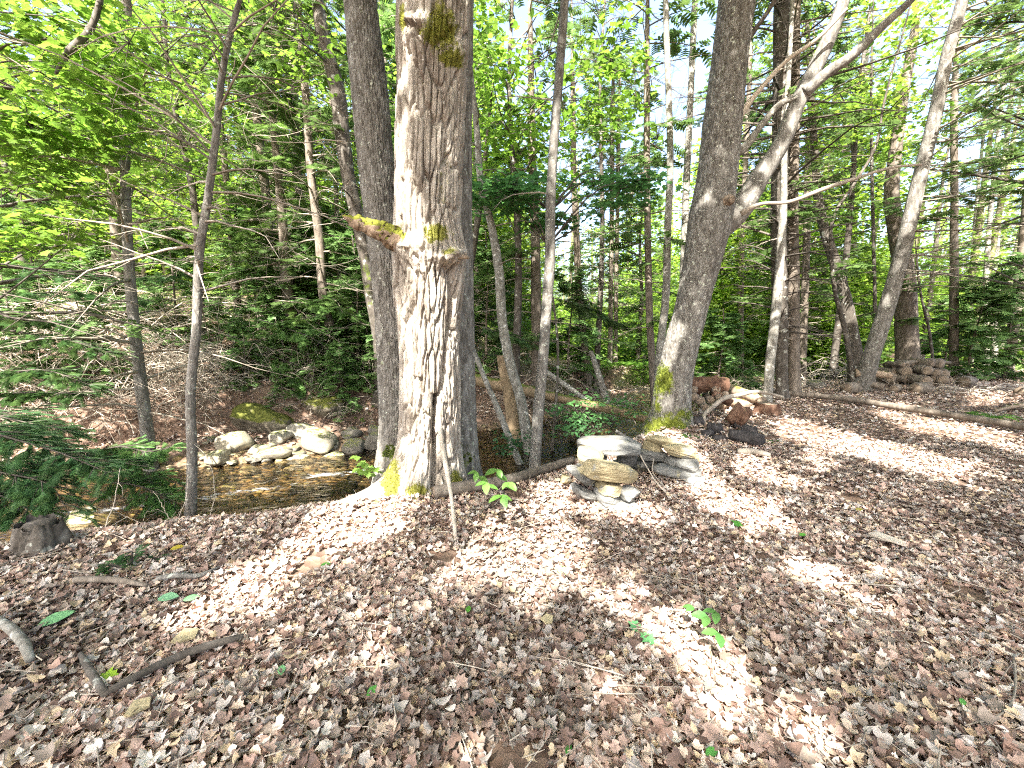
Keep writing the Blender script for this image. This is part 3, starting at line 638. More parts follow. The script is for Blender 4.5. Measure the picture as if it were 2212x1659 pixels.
limb(t, [(1738, 200, 34), (1790, 155, 30), (1835, 125, 26), (1900, 62, 24), (1968, 0, 22)], 6.0, 5.5, 'limb', 'bark_grey', 18, 7)
limb(t, [(1570, 340, 24), (1600, 325, 22), (1645, 270, 16), (1690, 222, 14), (1735, 208, 12)], 6.3, 6.0, 'limb', 'bark_lichen', 14)
limb(t, [(1582, 270, 22), (1640, 195, 12), (1700, 130, 10), (1770, 80, 9), (1830, 18, 7)], 6.2, 5.7, 'dead_branch', 'twig_pale', 10)
limb(t, [(1580, 150, 26), (1620, 80, 14), (1665, 15, 10), (1690, -30, 8)], 6.2, 5.8, 'limb', 'bark_dark', 12)
limb(t, [(1555, 440, 30), (1575, 432, 26), (1582, 430, 18)], 6.0, 5.85, 'branch_stub', 'cutwood', 12)
limb(t, [(1600, 462, 14), (1636, 443, 9), (1700, 437, 10), (1780, 408, 11), (1850, 385, 9), (1925, 362, 8), (1992, 355, 7)], 6.0, 5.4, 'dead_branch', 'twig', 10, label='long bare reddish branch pointing right')
# --- trunks at the right
make_tree('spruce_tree', 'thick dark spruce trunk straight behind the forked limb', [(1690, 855, 30), (1686, 700, 34), (1682, 500, 36), (1686, 300, 38), (1689, 150, 40), (1691, 0, 40)], 9.0, 'bark_dark', seed=31, fur=(40, .05, .035, .07, .008), flare=.1,
          dead=[dict(f0=.14, f1=.6, nb=80, L0=1.4, L1=2.4, live=.05, droop=.35, lift=.3, seed=17), dict(f0=.55, f1=1, nb=40, L0=2.2, L1=1.6, live=.8, droop=.4, seed=18)])
make_tree('birch_tree', 'pale sunlit stem leaning at the foot of the dark spruce trunks', [(1658, 858, 22), (1664, 780, 22), (1674, 690, 22), (1684, 580, 20), (1692, 450, 17), (1694, 330, 14)], 8.4, 'bark_lichen', seed=32, sides=18, flare=.05,
          dead=[dict(f0=.3, f1=.8, nb=14, L0=.5, L1=.8, live=0, seed=19)])
make_tree('spruce_tree', 'brown spruce trunk immediately right of the pale sunlit stem', [(1716, 845, 30), (1714, 760, 28), (1714, 600, 27), (1712, 450, 26), (1716, 250, 24), (1718, 60, 22)], 9.2, 'bark_brown', seed=33, fur=(32, .05, .03, .08, .006), flare=.1,
          dead=[dict(f0=.1, f1=.9, nb=90, L0=.9, L1=1.8, live=.15, droop=.4, seed=20)])
make_tree('spruce_tree', 'small brown trunk before the sunlit green clearing', [(1733, 775, 20), (1738, 650, 18), (1742, 520, 17), (1745, 350, 15)], 14, 'bark_brown', seed=34, sides=12, dead=[dict(f0=.1, f1=.9, nb=50, L0=.8, L1=1.6, live=.3, droop=.4, seed=21)])
make_tree('cedar_tree', 'dark curved cedar trunk leaning left by the brush pile', [(1852, 800, 44), (1842, 740, 38), (1828, 660, 34), (1808, 580, 30), (1785, 510, 26), (1768, 430, 22), (1760, 330, 18)], 11.3, 'bark_dark', seed=35, flare=.3, sides=26, dead=[dict(f0=.15, f1=.8, nb=40, L0=.9, L1=1.5, live=.3, droop=.4, seed=22)])
make_tree('slender_conifer', 'thin curved stem in front of the dark curved cedar', [(1843, 825, 14), (1834, 760, 13), (1822, 700, 12), (1806, 640, 11), (1796, 560, 9), (1800, 470, 8), (1850, 390, 8), (1890, 320, 7), (1910, 220, 6)], 10.3, 'bark_dark', seed=36, sides=10, dead=[dict(f0=.1, f1=.9, nb=30, L0=.5, L1=1.0, live=.1, seed=23)])
make_tree('leaning_pine', 'smooth trunk leaning strongly right over the stacked firewood', [(1868, 822, 46), (1876, 790, 42), (1904, 700, 40), (1945, 560, 38), (1985, 390, 36), (2020, 250, 34), (2046, 120, 32), (2078, 0, 30)], 10.2, 'bark_grey', seed=37, fur=(60, .04, .05, .2, .004), flare=.15, Y1=9.2, ztop=10,
          dead=[dict(f0=.25, f1=.95, nb=60, L0=1.6, L1=2.4, live=.2, droop=.2, lift=.3, seed=24, azr=(-1.6, 1.0))])
make_tree('maple_tree', 'broad brown trunk with a sunlit neck behind the leaning trunk', [(1962, 800, 62), (1958, 720, 54), (1954, 600, 50), (1938, 500, 44), (1926, 430, 36), (1934, 330, 30), (1952, 200, 26), (1972, 90, 22)], 12.2, 'bark_brown', seed=38, fur=(60, .05, .05, .25, .016), flare=.2)
make_tree('spruce_tree', 'very thin dark stem between the leaning trunks', [(1892, 730, 9), (1888, 560, 8), (1884, 400, 8), (1882, 200, 6), (1884, 80, 5)], 12, 'bark_dark', seed=39, sides=8, dead=[dict(f0=.1, f1=.9, nb=36, L0=.6, L1=.9, live=.2, seed=25)])
make_tree('spruce_tree', 'straight mid-brown trunk right of the firewood stack', [(2060, 800, 24), (2060, 700, 23), (2061, 560, 21), (2062, 400, 19), (2062, 200, 17)], 12.8, 'bark_brown', seed=40, sides=18, dead=[dict(f0=.15, f1=.9, nb=60, L0=1.2, L1=2.0, live=.35, droop=.3, seed=26)])
make_tree('slender_conifer', 'small crooked sapling right of the broad brown trunk', [(2016, 790, 8), (2008, 720, 7), (1990, 640, 6), (1980, 560, 5)], 11.8, 'bark_dark', seed=41, sides=8, ztop=4, dead=[dict(f0=.2, f1=.9, nb=20, L0=.5, L1=.6, live=.1, seed=27)])
make_tree('spruce_tree', 'brown trunk at the right edge in dark hemlock', [(2182, 760, 28), (2192, 680, 28), (2204, 600, 28), (2214, 500, 26), (2226, 350, 24)], 13, 'bark_brown', seed=42, sides=18, dead=[dict(f0=.1, f1=.9, nb=60, L0=1.3, L1=1.8, live=.4, seed=28)])
for k, (x, y, wd, Yq, lab) in enumerate([(2130, 760, 15, 17, 'pale sunlit distant trunk near the right edge'), (2148, 770, 17, 18.5, 'wide pale distant trunk closest to the right edge'), (2098, 765, 10, 19, 'thin pale distant trunk left of the right-edge pair'),
                                         (1842, 720, 16, 19, 'pale distant trunk glowing behind the dark curved cedar'), (1780, 740, 14, 20, 'distant trunk above the brush pile'), (1600, 740, 14, 16, 'dim trunk just right of the large leaning tree'), (1560, 760, 12, 18, 'farther dim trunk right of the large leaning tree')]):
    make_tree('spruce_tree', lab, [(x, y, wd), (x+2, y-200, wd*.9), (x+4+(x-1106)*.02, y-450, wd*.8), (x+(x-1106)*.05, y-700, wd*.7)], Yq, 'bark_brown' if k > 3 else 'bark_lichen', seed=50+k, sides=12, dead=[dict(f0=.12, f1=.95, nb=50, L0=1.2, L1=1.6, live=.4, seed=60+k)])
# spruce out of frame at the right whose boughs sweep into the picture
def side_tree(x, y, h, rad, name, lab, spec, bark='bark_dark'):
    z = h1(x, y); P = np.array([[x, y, z-.1], [x+.05, y, z+h*.3], [x, y+.05, z+h*.65], [x, y, z+h]]); Rr = np.array([rad, rad*.85, rad*.6, .03])
    t = thing(name, (x, y, z), lab, 'tree'); furrow(P, Rr, 20, .12, .05, .16, .006, seed=x, flare=.2).build('trunk', M_[bark], t)
    for s in spec:
        W, N = conifer_parts(P, Rr, **s)
        W.build('branches', M_['twig_dark'], t)
        if N.n: N.build('foliage', M_['needle'], t, smooth=False)
    TREES.append((t, P, Rr)); return t, P, Rr
side_tree(12.6, 8.0, 11, .16, 'spruce_tree', 'spruce sweeping thin dark boughs in from beyond the right edge', [dict(f0=.14, f1=.9, nb=170, L0=3.6, L1=3.2, live=.45, droop=.25, lift=.55, seed=80, azr=(2.0, 4.6), near=True, fs=.26)])
side_tree(-8.6, 6.0, 10, .14, 'spruce_tree', 'conifer beyond the left edge sending thin dark boughs into the picture', [dict(f0=.2, f1=.9, nb=60, L0=3.4, L1=3.0, live=.15, droop=.3, lift=.7, seed=81, azr=(-1.1, 1.4))])

# sunlit patches: leaves whose shadow would fall on one of these are left out of the crowns
PATCH = [(560, 720, 740, 840, 60), (450, 760, 560, 800, 40), (1250, 768, 1480, 768, 24), (1300, 742, 1520, 742, 20), (1760, 790, 1900, 780, 18), (470, 1300, 600, 1240, 24), (600, 1240, 760, 1140, 44), (740, 1130, 880, 1085, 34), (1190, 1120, 1200, 1190, 55), (1190, 1200, 1180, 1270, 62), (1080, 1250, 1000, 1225, 32), (1150, 1075, 1240, 1085, 24),
         (640, 1350, 655, 1350, 32), (890, 1315, 925, 1310, 32), (1100, 1180, 1120, 1200, 24), (1375, 1290, 1380, 1300, 32), (1480, 1380, 1520, 1410, 36), (1440, 1345, 1450, 1350, 18), (1690, 1540, 1710, 1630, 38), (1715, 1215, 1760, 1240, 26), (1790, 1250, 1800, 1255, 10),
         (1690, 925, 1880, 975, 17), (1860, 970, 2100, 1030, 18), (1530, 1080, 1590, 1090, 18), (1560, 1110, 1680, 1120, 12), (1600, 1000, 1680, 1030, 15), (1730, 990, 1790, 1005, 12), (1380, 1110, 1440, 1120, 14), (1320, 1100, 1360, 1105, 18),
         (1225, 1080, 1250, 1050, 16), (1270, 985, 1340, 1030, 20), (1430, 955, 1490, 980, 22), (1500, 1040, 1560, 1050, 12), (1370, 1590, 1375, 1610, 24), (1420, 1530, 1430, 1540, 16), (1080, 1540, 1090, 1545, 14), (930, 1570, 950, 1570, 16), (1290, 940, 1300, 945, 8),
         (480, 960, 560, 1000, 26), (560, 985, 780, 1020, 26), (460, 950, 700, 935, 22), (250, 1130, 300, 1100, 34), (640, 1040, 700, 1030, 16), (440, 1060, 560, 1060, 16),
         (420, 800, 620, 760, 36), (0, 700, 450, 820, 60), (0, 600, 200, 640, 60), (100, 850, 480, 900, 40), (560, 860, 640, 880, 26), (1950, 910, 2212, 960, 9), (1900, 890, 1960, 880, 8), (2100, 860, 2200, 850, 10), (1560, 870, 1620, 880, 14), (1720, 1050, 1740, 1050, 8),
         (300, 1550, 320, 1560, 12), (700, 1480, 705, 1480, 10), (820, 1400, 830, 1400, 10), (1900, 1320, 1910, 1320, 10), (2050, 1200, 2060, 1200, 8), (1840, 1090, 1850, 1090, 10), (1130, 1400, 1135, 1400, 9)]
TRUNKP = [(865, -100, 870, 500, 30), (880, 500, 900, 1060, 44), (930, 560, 950, 860, 52), (900, 150, 925, 430, 14), (930, 480, 960, 540, 30), (780, 480, 860, 510, 16), (985, 1100, 980, 1030, 10), (940, 900, 945, 1000, 26)]
LEANP = [(1470, 660, 1455, 760, 16), (1530, 400, 1520, 440, 12), (1640, 380, 1620, 420, 16), (1490, 800, 1480, 860, 10), (1725, 215, 1700, 240, 14)]
def inpatch(px, py, lst, soft, grow=0.0):
    m = np.zeros(len(px))
    for x0, y0, x1, y1, rr in lst:
        t = np.clip(((px-x0)*(x1-x0)+(py-y0)*(y1-y0))/max(1, (x1-x0)**2+(y1-y0)**2), 0, 1)
        # patches are flatter than wide because the ground is seen at a slant
        d = np.hypot(px-x0-t*(x1-x0), (py-y0-t*(y1-y0))*1.25); m = np.maximum(m, sst(rr+soft, rr-soft*.4, d-grow))
    return m
def sunkeep(O, r, lo=.0):
    """keep mask for leaves: True where the leaf may shade what lies down-sun of it"""
    gz = np.zeros(len(O))
    for _ in range(3):
        G = O - SUN*((O[:, 2]-gz)/SUN[2])[:, None]; gz = hgt(G[:, 0], G[:, 1])
    px, py, dep = project(G); m = np.where(dep > .3, inpatch(px, py, [(a, b, c, d, e*1.1+2) for a, b, c, d, e in PATCH], 10, .055*FP/np.clip(dep, .5, None)), 0)
    for yp, lst, xr in ((3.75, TRUNKP, (-1.6, 0.3)), (6.0, LEANP, (2.0, 5.5))):
        t = (O[:, 1]-yp)/SUN[1]; H = O - SUN*t[:, None]; px, py, dep = project(H)
        ok = (t > 0) & (H[:, 2] > -.2) & (H[:, 0] > xr[0]) & (H[:, 0] < xr[1]); m = np.maximum(m, np.where(ok, inpatch(px, py, lst, 6), 0))
    return G, m

# ------------------------------------------------------------------ leafy crowns seen in the picture
def px_tree(name, label, bx, Y, wd, boxes, n, seed, **kw):
    """a maple whose crown fills the given photo boxes; trunk rooted at photo column bx"""
    base = gnd(bx, 720) if False else None
    x = at(bx, 700, Y)[0]; z = h1(x, Y); r = np.random.default_rng(seed)
    top = at(bx, boxes[0][1], Y)[2]
    P = curve([(x, Y, z-.1), (x+.1, Y+.1, z+(top-z)*.4), (x-.1, Y, z+(top-z)*.8), (x, Y, max(top, z+3))], 10); Rr = np.linspace(wd, wd*.25, 10)
    t = thing(name, (x, Y, z), label, 'tree'); furrow(P, Rr, 16, .12, .05, .15, .004, seed=seed, flare=.2).build('trunk', M_['bark_dark'], t)
    cen = np.vstack([px_clusters(int(n*f), b, (Y-dy, Y+dy), r, seed=seed) for b, f, dy in [(b, b[4], b[5]) for b in boxes]])
    crown(t, P, Rr, cen, seed=seed, keep=None if seed in (101, 102, 110) else (lambda O: sunkeep(O, None)[1] < .6), **kw); TREES.append((t, P, Rr)); return t
px_tree('maple_tree', 'leafy young maple hanging bright lobed leaves across the upper left corner', -140, 5.6, .09, [(-80, -60, 260, 330, .55, 1.0), (-80, 260, 200, 560, .30, .9), (200, 0, 420, 420, .15, 1.2)], 330, 101, n_leaf=11, rad=.26, size=.125, col=G_MAPLE, tmpl=MAPLE, yel=.25, limbs=20)
px_tree('maple_tree', 'maple with a fine yellow-green crown above the two slender trunks', 430, 9.5, .10, [(180, -60, 720, 230, .7, 1.6), (150, 200, 520, 470, .3, 1.2)], 380, 102, n_leaf=11, rad=.36, size=.12, yel=.25, col=G_MAPLE, limbs=22)
px_tree('maple_tree', 'maple whose dense green crown fills the gap right of the snag', 1110, 9.5, .11, [(1000, -60, 1400, 300, .75, 1.5), (1000, 260, 1250, 430, .25, 1.0)], 400, 103, n_leaf=12, rad=.36, size=.13, yel=.25, col=G_MAPLE, limbs=24)
px_tree('maple_tree', 'maple crown showing between the pale birch and the dark saplings', 1290, 12.5, .10, [(1200, -60, 1520, 330, .8, 2.0), (1250, 250, 1420, 420, .2, 1.5)], 230, 104, n_leaf=12, rad=.42, size=.14, yel=.25, col=G_MAPLE)
px_tree('young_maple', 'understory maple holding flat layers of cool green leaves over the stream', 1195, 7.2, .03, [(1020, 380, 1440, 405, .40, .9), (1060, 400, 1380, 440, .32, .8), (1010, 425, 1300, 470, .18, .7), (1150, 470, 1260, 490, .10, .5)], 150, 105, n_leaf=13, rad=.27, size=.115, yel=.02, col=G_MAPLE_COOL, tmpl=MAPLE, limbs=16, tilt=.22)
px_tree('maple_tree', 'maple crown glowing yellow-green behind the forked limb', 1810, 12.5, .11, [(1640, -60, 2060, 260, .6, 2.0), (1720, 200, 1990, 430, .4, 1.8)], 430, 106, n_leaf=12, rad=.40, size=.14, yel=.55, col=G_MAPLE)
px_tree('maple_tree', 'pale green crown low in the distance behind the right-hand trunks', 2000, 17, .12, [(1780, 250, 2200, 640, .8, 2.5), (2050, 20, 2230, 300, .2, 2)], 340, 107, n_leaf=12, rad=.5, size=.16, yel=.5, col=G_MAPLE)
px_tree('maple_tree', 'crown of bright leaves behind the web of dead twigs left of the snag', 690, 13.5, .11, [(440, 200, 850, 560, .7, 2.0), (600, -40, 860, 250, .3, 2.0)], 240, 108, n_leaf=12, rad=.42, size=.14, yel=.35, col=G_MAPLE)
px_tree('maple_tree', 'low bright crown over the green undergrowth left of the leaning tree', 1380, 17.5, .12, [(1240, 430, 1480, 720, .7, 2.5), (1030, 430, 1200, 640, .3, 2.5)], 460, 109, n_leaf=12, rad=.5, size=.16, yel=.6, col=(.10, .19, .025))
px_tree('maple_tree', 'sunny green crown on the upper left slope', 60, 11.5, .11, [(-60, 120, 420, 520, 1.0, 2.2)], 240, 110, n_leaf=12, rad=.42, size=.15, yel=.6, col=(.10, .19, .025))

# hanging dead branch, top left
# ------------------------------------------------------------------ hemlocks and undergrowth: copies of a few built kinds
def proto(seed, h, nb, L0, L1, live, col=None, fs=.30, ntw=8, name='hemlock_tree', dead=True, rad=.09):
    P = np.array([[0, 0, -.2], [.05, 0, h*.35], [0, .06, h*.7], [0, 0, h]]); Rr = np.array([rad, rad*.8, rad*.5, .012])
    W, N = conifer_parts(P, Rr, f0=.06, f1=.98, nb=nb, L0=L0, L1=L1, live=live, droop=.5, seed=seed, ntw=ntw, fs=fs, col=col, fine=False)
    tm = furrow(P, Rr, 12, .25, .06, .2, .004, seed=seed, flare=.2)
    return (tm.mesh('trunk', M_['bark_brown']), W.mesh('branches', M_['twig']), N.mesh('foliage', M_['needle'], False))
PT = [proto(200, 10, 110, 1.9, .5, .5, col=(.10, .18, .05)), proto(201, 12, 120, 2.1, .6, .38), proto(202, 8, 100, 1.7, .4, .7, col=(.10, .19, .045)), proto(203, 11, 110, 1.6, .7, .2, ntw=10)]
YG = [proto(210, 2.6, 46, 1.1, .3, 3, col=(.10, .19, .06), fs=.26, rad=.03), proto(211, 1.7, 36, .9, .25, 3, col=(.12, .215, .07), fs=.22, rad=.02)]
def place(pm, name, x, y, s, lab, cat='tree', group=None, rz=None):
    z = h1(x, y); t = thing(name, (x, y, z-.03), lab, cat, group); t.rotation_euler = (0, 0, rng.random()*6.28 if rz is None else rz); t.scale = (s, s, s*(.9+.25*rng.random()))
    for nme, me in zip(('trunk', 'branches', 'foliage'), pm): link(nme, me, t)
    return t
r = np.random.default_rng(31); used = [p[1][0][:2] for p in TREES]; k = 0; tries = 0
while k < 44 and tries < 4000:
    tries += 1
    y = 10.5+15*r.random()**.8; x = (r.random()*2-1)*y*1.3
    if abs(sdist(np.array([x]), np.array([y]))[0]) < 2.1 or sdist(np.array([x]), np.array([y]))[0] < 0 and y < 16: continue
    if min(math.hypot(x-u[0], y-u[1]) for u in used) < 1.15: continue
    pxx = project(np.array([[x, y, 1.6]]))[0][0]
    if 1220 < pxx < 1490 or (1040 < pxx < 1490 and y < 20): continue
    if y > 14 and r.random() < .4: continue          # the bright opening
    if pxx < 560 and y < 16.5: continue
    used.append((x, y)); j = int(r.integers(0, 4)); place(PT[j], 'hemlock_tree', x, y, .8+.5*r.random(), 'one of the many half-hidden hemlocks in the dim wood beyond the stream', group='hemlocks crowding the wood beyond the stream'); k += 1
for (px, Y, s, j, lab) in [(640, 10.2, 1.1, 0, 'young hemlock with pale green sprays on the sunny slope'), (770, 9.3, 1.1, 0, 'young hemlock behind the rocks beside the large grey trunk'), (560, 11.5, 1.2, 0, 'young hemlock halfway up the sunny slope'), (700, 11.8, 1.3, 0, 'bushy young hemlock in the shade behind the leaning grey hemlock'),
                           (610, 8.7, .6, 1, 'small pale green hemlock on the lip of the bank above the rock bar'), (690, 9.0, .75, 1, 'small hemlock hanging over the bank above the flat sunlit rock'), (790, 8.9, .8, 1, 'small dark hemlock beside the large grey trunk above the rocks'), (560, 9.4, .7, 0, 'ragged hemlock sapling above the mossy bank edge'), (600, 7.9, .42, 1, 'tiny hemlock on the bank lip above the pale cobbles'), (520, 8.2, .5, 0, 'small hemlock left of the mossy bank hump'), (730, 8.3, .5, 0, 'small hemlock drooping beside the leaning grey hemlock foot'), (660, 8.4, .5, 1, 'small hemlock midway along the far bank lip'), (470, 8.8, .7, 1, 'low hemlock sprig behind the rightmost slender trunk'), (380, 9.6, .9, 0, 'young hemlock between the two slender trunks'), (850, 9.6, 1.0, 0, 'dense young hemlock filling the gap left of the large grey trunk'), (740, 10.4, 1.3, 0, 'tall young hemlock behind the crooked dark trunk'), (1560, 12.5, 1.2, 0, 'young hemlock right of the large leaning tree'), (1610, 11.2, .9, 1, 'small hemlock above the rotten log'), (2110, 12.4, 1.2, 0, 'dark bushy hemlock right of the firewood stack'), (2190, 12.2, 1.3, 0, 'dark bushy hemlock at the right edge'), (2050, 14.5, 1.1, 0, 'young hemlock behind the firewood stack'),
                           (1050, 11.0, 1.2, 0, 'young hemlock in the gloom just right of the snag'), (1230, 12.5, 1.2, 0, 'young hemlock in the gloom behind the dead brush'), (90, 9.4, 1.1, 0, 'young hemlock among pale dead branches at the far left'), (250, 9.6, 1.0, 1, 'low hemlock behind the leftmost slender trunk'), (20, 7.3, .75, 0, 'dark low hemlock at the left edge above the stream'), (170, 7.5, .85, 1, 'low hemlock leaning over dark twigs at the left')]:
    p = at(px, 700, Y); place(YG[j], 'young_hemlock', p[0], Y, s, lab, 'young tree')

# far wood as one mass, instanced
def far_wood():
    pc = bpy.data.collections.new('far_wood_kinds'); r = np.random.default_rng(5)
    o = bpy.data.objects.new('wood_kind', PT[0][2]); pc.objects.link(o)
    # leafy kinds
    for q in range(3):
        mb = MB(); n = 520; a = r.random(n)*6.28; h = .6+8.0*r.random(n)**1.2; rad_ = (2.6*np.sin(np.clip((h-.2)/9, 0, 1)*math.pi)**.6)*np.sqrt(r.random(n))
        cen = np.stack([rad_*np.cos(a), rad_*np.sin(a), h], 1)
        O, Mx, cc, T_, F_ = leaf_cluster(mb, cen, 9, .5, .20, (.14, .25, .03), r, KITE, .45, .5); inst(mb, T_, F_, Mx, O, cc)
        o = bpy.data.objects.new('wood_kind', mb.mesh('leafy_kind', M_['mapleleaf'], False)); pc.objects.link(o)
    # trunks kind: poles with a few branches
    for q in range(2):
        mb = MB()
        for s in range(1): tube(mb, np.array([[0, 0, -.5], [.1, 0, 4], [0, .1, 9], [0, 0, 13]]), [.17, .14, .10, .03], 8)
        o = bpy.data.objects.new('wood_kind', mb.mesh('pole_kind', M_['bark_brown'])); pc.objects.link(o)
    pts = []
    while len(pts) < 520:
        y = 17+70*r.random()**1.4; x = (r.random()*2-1)*(y*1.45+6)
        pxx = project(np.array([[x, y, 1.6]]))[0][0]
        if y < 26 and (1080 < pxx < 1480) and r.random() < .85: continue
        if sdist(np.array([x]), np.array([y]))[0] < 1.5 and y < 21 and x < 12: continue
        pts.append((x, y, h1(x, y)-.1))
    me = bpy.data.meshes.new('far_wood'); me.from_pydata(pts, [], [])
    o = bpy.data.objects.new('far_wood', me); COL.objects.link(o)
    g = bpy.data.node_groups.new('scatter', 'GeometryNodeTree')
    g.interface.new_socket('Geometry', in_out='INPUT', socket_type='NodeSocketGeometry'); g.interface.new_socket('Geometry', in_out='OUTPUT', socket_type='NodeSocketGeometry')
    N = g.nodes.new; L = g.links.new
    gi, go = N('NodeGroupInput'), N('NodeGroupOutput'); ci = N('GeometryNodeCollectionInfo'); ci.inputs['Collection'].default_value = pc; ci.inputs['Separate Children'].default_value = True; ci.inputs['Reset Children'].default_value = True
    mp_ = N('GeometryNodeMeshToPoints'); ip = N('GeometryNodeInstanceOnPoints'); ip.inputs['Pick Instance'].default_value = True
    rv = N('FunctionNodeRandomValue'); rv.data_type = 'FLOAT_VECTOR'; rv.inputs[0].default_value = (0, 0, 0); rv.inputs[1].default_value = (.06, .06, 6.28)
    rs = N('FunctionNodeRandomValue'); rs.data_type = 'FLOAT'; rs.inputs[2].default_value = .6; rs.inputs[3].default_value = 1.25; rs.inputs['Seed'].default_value = 4
    L(gi.outputs[0], mp_.inputs[0]); L(mp_.outputs[0], ip.inputs['Points']); L(ci.outputs[0], ip.inputs['Instance']); L(rv.outputs[0], ip.inputs['Rotation']); L(rs.outputs[1], ip.inputs['Scale']); L(ip.outputs[0], go.inputs[0])
    md = o.modifiers.new('scatter', 'NODES'); md.node_group = g
    tag(o, 'distant wood of leafy trees, conifers and trunks closing the view beyond the stream', 'woodland', kind='stuff')
far_wood()

# green ground cover beyond the stream
def cover(name, label, boxes, n, size, col, seed, h=.35, yel=.3):
    r = np.random.default_rng(seed); C = MB(); O = []
    for (x0, y0, x1, y1, f) in boxes:
        m = int(n*f); x = x0+(x1-x0)*r.random(m*2); y = y0+(y1-y0)*r.random(m*2)
        k = (sdist(x, y) > 1.9) & (fbm(x*.6, y*.6, None, 3, seed) > .46); x, y = x[k][:m], y[k][:m]
        O.append(np.stack([x, y, hgt(x, y)+h*r.random(len(x))], 1))
    O = np.vstack(O); T_, F_ = star(OVAL, -.3, .1); inst(C, T_, F_, rframes(len(O), size*(.6+.8*r.random(len(O))), .5, r), O, gcol(len(O), col, .3, yel, r))
    tag(C.build(name, M_['mapleleaf'], smooth=False), label, 'ground cover', kind='stuff')
cover('undergrowth', 'bright green leafy undergrowth in the wood beyond the stream', [(-2, 13, 16, 26, .75), (12, 14, 32, 30, .25)], 26000, .16, (.09, .18, .03), 9, .55, .4)
cover('undergrowth', 'tall sunlit green saplings and bracken deep in the opening left of the leaning tree', [(1, 15, 9, 24, 1)], 9000, .17, (.12, .23, .03), 19, 2.2, .5)
cover('undergrowth', 'sparse low green plants on the sunny slope', [(-16, 8, -1, 20, 1)], 5000, .11, (.08, .15, .03), 10, .3, .4)

# ------------------------------------------------------------------ overhead canopy out of view, leaf cover shaped to set shade and sun patches
hosts = []
for (x, y, h, rd, lab) in [(-4.2, -3.2, 11, .20, 'tall maple behind the viewer on the left, shading the clearing'), (2.6, -4.8, 12, .22, 'tall maple behind the viewer, shading the middle of the clearing'), (7.0, -1.2, 11, .18, 'tall maple beside the clearing on the right'), (-7.2, 1.6, 11, .17, 'tall maple on the near bank left of the clearing'), (-2.5, -9.0, 12, .2, 'farther maple behind the viewer on the left'), (6.5, -8.5, 12, .2, 'farther maple behind the viewer on the right'), (11.5, 3.2, 11, .18, 'tall maple at the right side of the clearing')]:
    z = h1(x, y); P = np.array([[x, y, z-.1], [x+.1, y, z+h*.4], [x, y+.1, z+h*.75], [x, y, z+h]]); Rr = np.array([rd, rd*.8, rd*.5, .04])
    t = thing('maple_tree', (x, y, z), lab, 'tree'); furrow(P, Rr, 18, .15, .05, .16, .006, seed=x, flare=.2).build('trunk', M_['bark_grey'], t); hosts.append((t, P, Rr))
hosts += [TREES[0], TREES[1], LT]
r = np.random.default_rng(77); NL = 190000
O = np.stack([-15+34*r.random(NL), -17+32*r.random(NL), 7.6+5*r.random(NL)], 1)
px, py, dep = project(O); vis = (dep > 0) & (py > -120) & (px > -500) & (px < 2700); O = O[~vis]
G, m = sunkeep(O, r)
pp, qq, dd = project(G)
dens = np.where((G[:, 1] < 8.8) & (G[:, 1] > -1) & (G[:, 0] < 9.5) & (G[:, 0] > -4.5), 1.0, .26)
dens = np.where((G[:, 1] > -1) & (G[:, 1] < 12.6) & (G[:, 0] >= 5) & (G[:, 0] < 14), .95, dens)
dens = np.where((G[:, 1] >= 8.8) & (G[:, 1] < 12.5) & (G[:, 0] > -1.5) & (G[:, 0] < 7), .85, dens)
cl = fbm(G[:, 0]*1.1, G[:, 1]*1.1, O[:, 2]*.15, 3, 12)
dens = dens*np.where(dens > .8, sst(.22, .32, cl), sst(.40, .55, cl))
dens = np.where((G[:, 1] > 5.5) & (G[:, 0] < -3.2), dens*.4, dens)
dens = dens*np.where((G[:, 1] < -3) | (np.abs(G[:, 0]-2) > 15) | (G[:, 1] > 12.8), .25, 1)
keep = (r.random(len(O)) < dens) & (m < .05+.12*r.random(len(O))); O = O[keep]
hp = np.array([h[1][0][:2] for h in hosts]); own = np.argmin(((O[:, None, :2]-hp[None])**2).sum(-1), 1)
LT4 = np.array([(0, 0, 0), (.45, .40, -.06), (1, 0, -.1), (.45, -.40, -.06)]); LF4 = np.array([(0, 3, 1), (1, 3, 2)])
for q, (t, P, Rr) in enumerate(hosts):
    o = O[own == q]
    if not len(o): continue
    C = MB(); inst(C, LT4, LF4, rframes(len(o), .20+.12*r.random(len(o)), .45, r), o, gcol(len(o), (.07, .13, .025), .2, .2, r)); C.build('crown', M_['mapleleaf'], t, smooth=False)
    W = MB(); sel = o[r.permutation(len(o))[:26]]
    for c in sel:
        d = np.linalg.norm(P-c, axis=1)+np.clip(P[:, 2]-c[2]+1, 0, None); s = P[int(np.argmin(d))]
        gq, mq = sunkeep(np.array([(s+c)/2, c, s*.25+c*.75]), r)
        if mq.max() > .2: continue
        tube(W, curve([s, (s+c)/2+[0, 0, .4], c], 7), np.linspace(.05, .012, 7), 5, cap=False)
    if W.n: W.build('limbs', M_['bark_grey'], t)

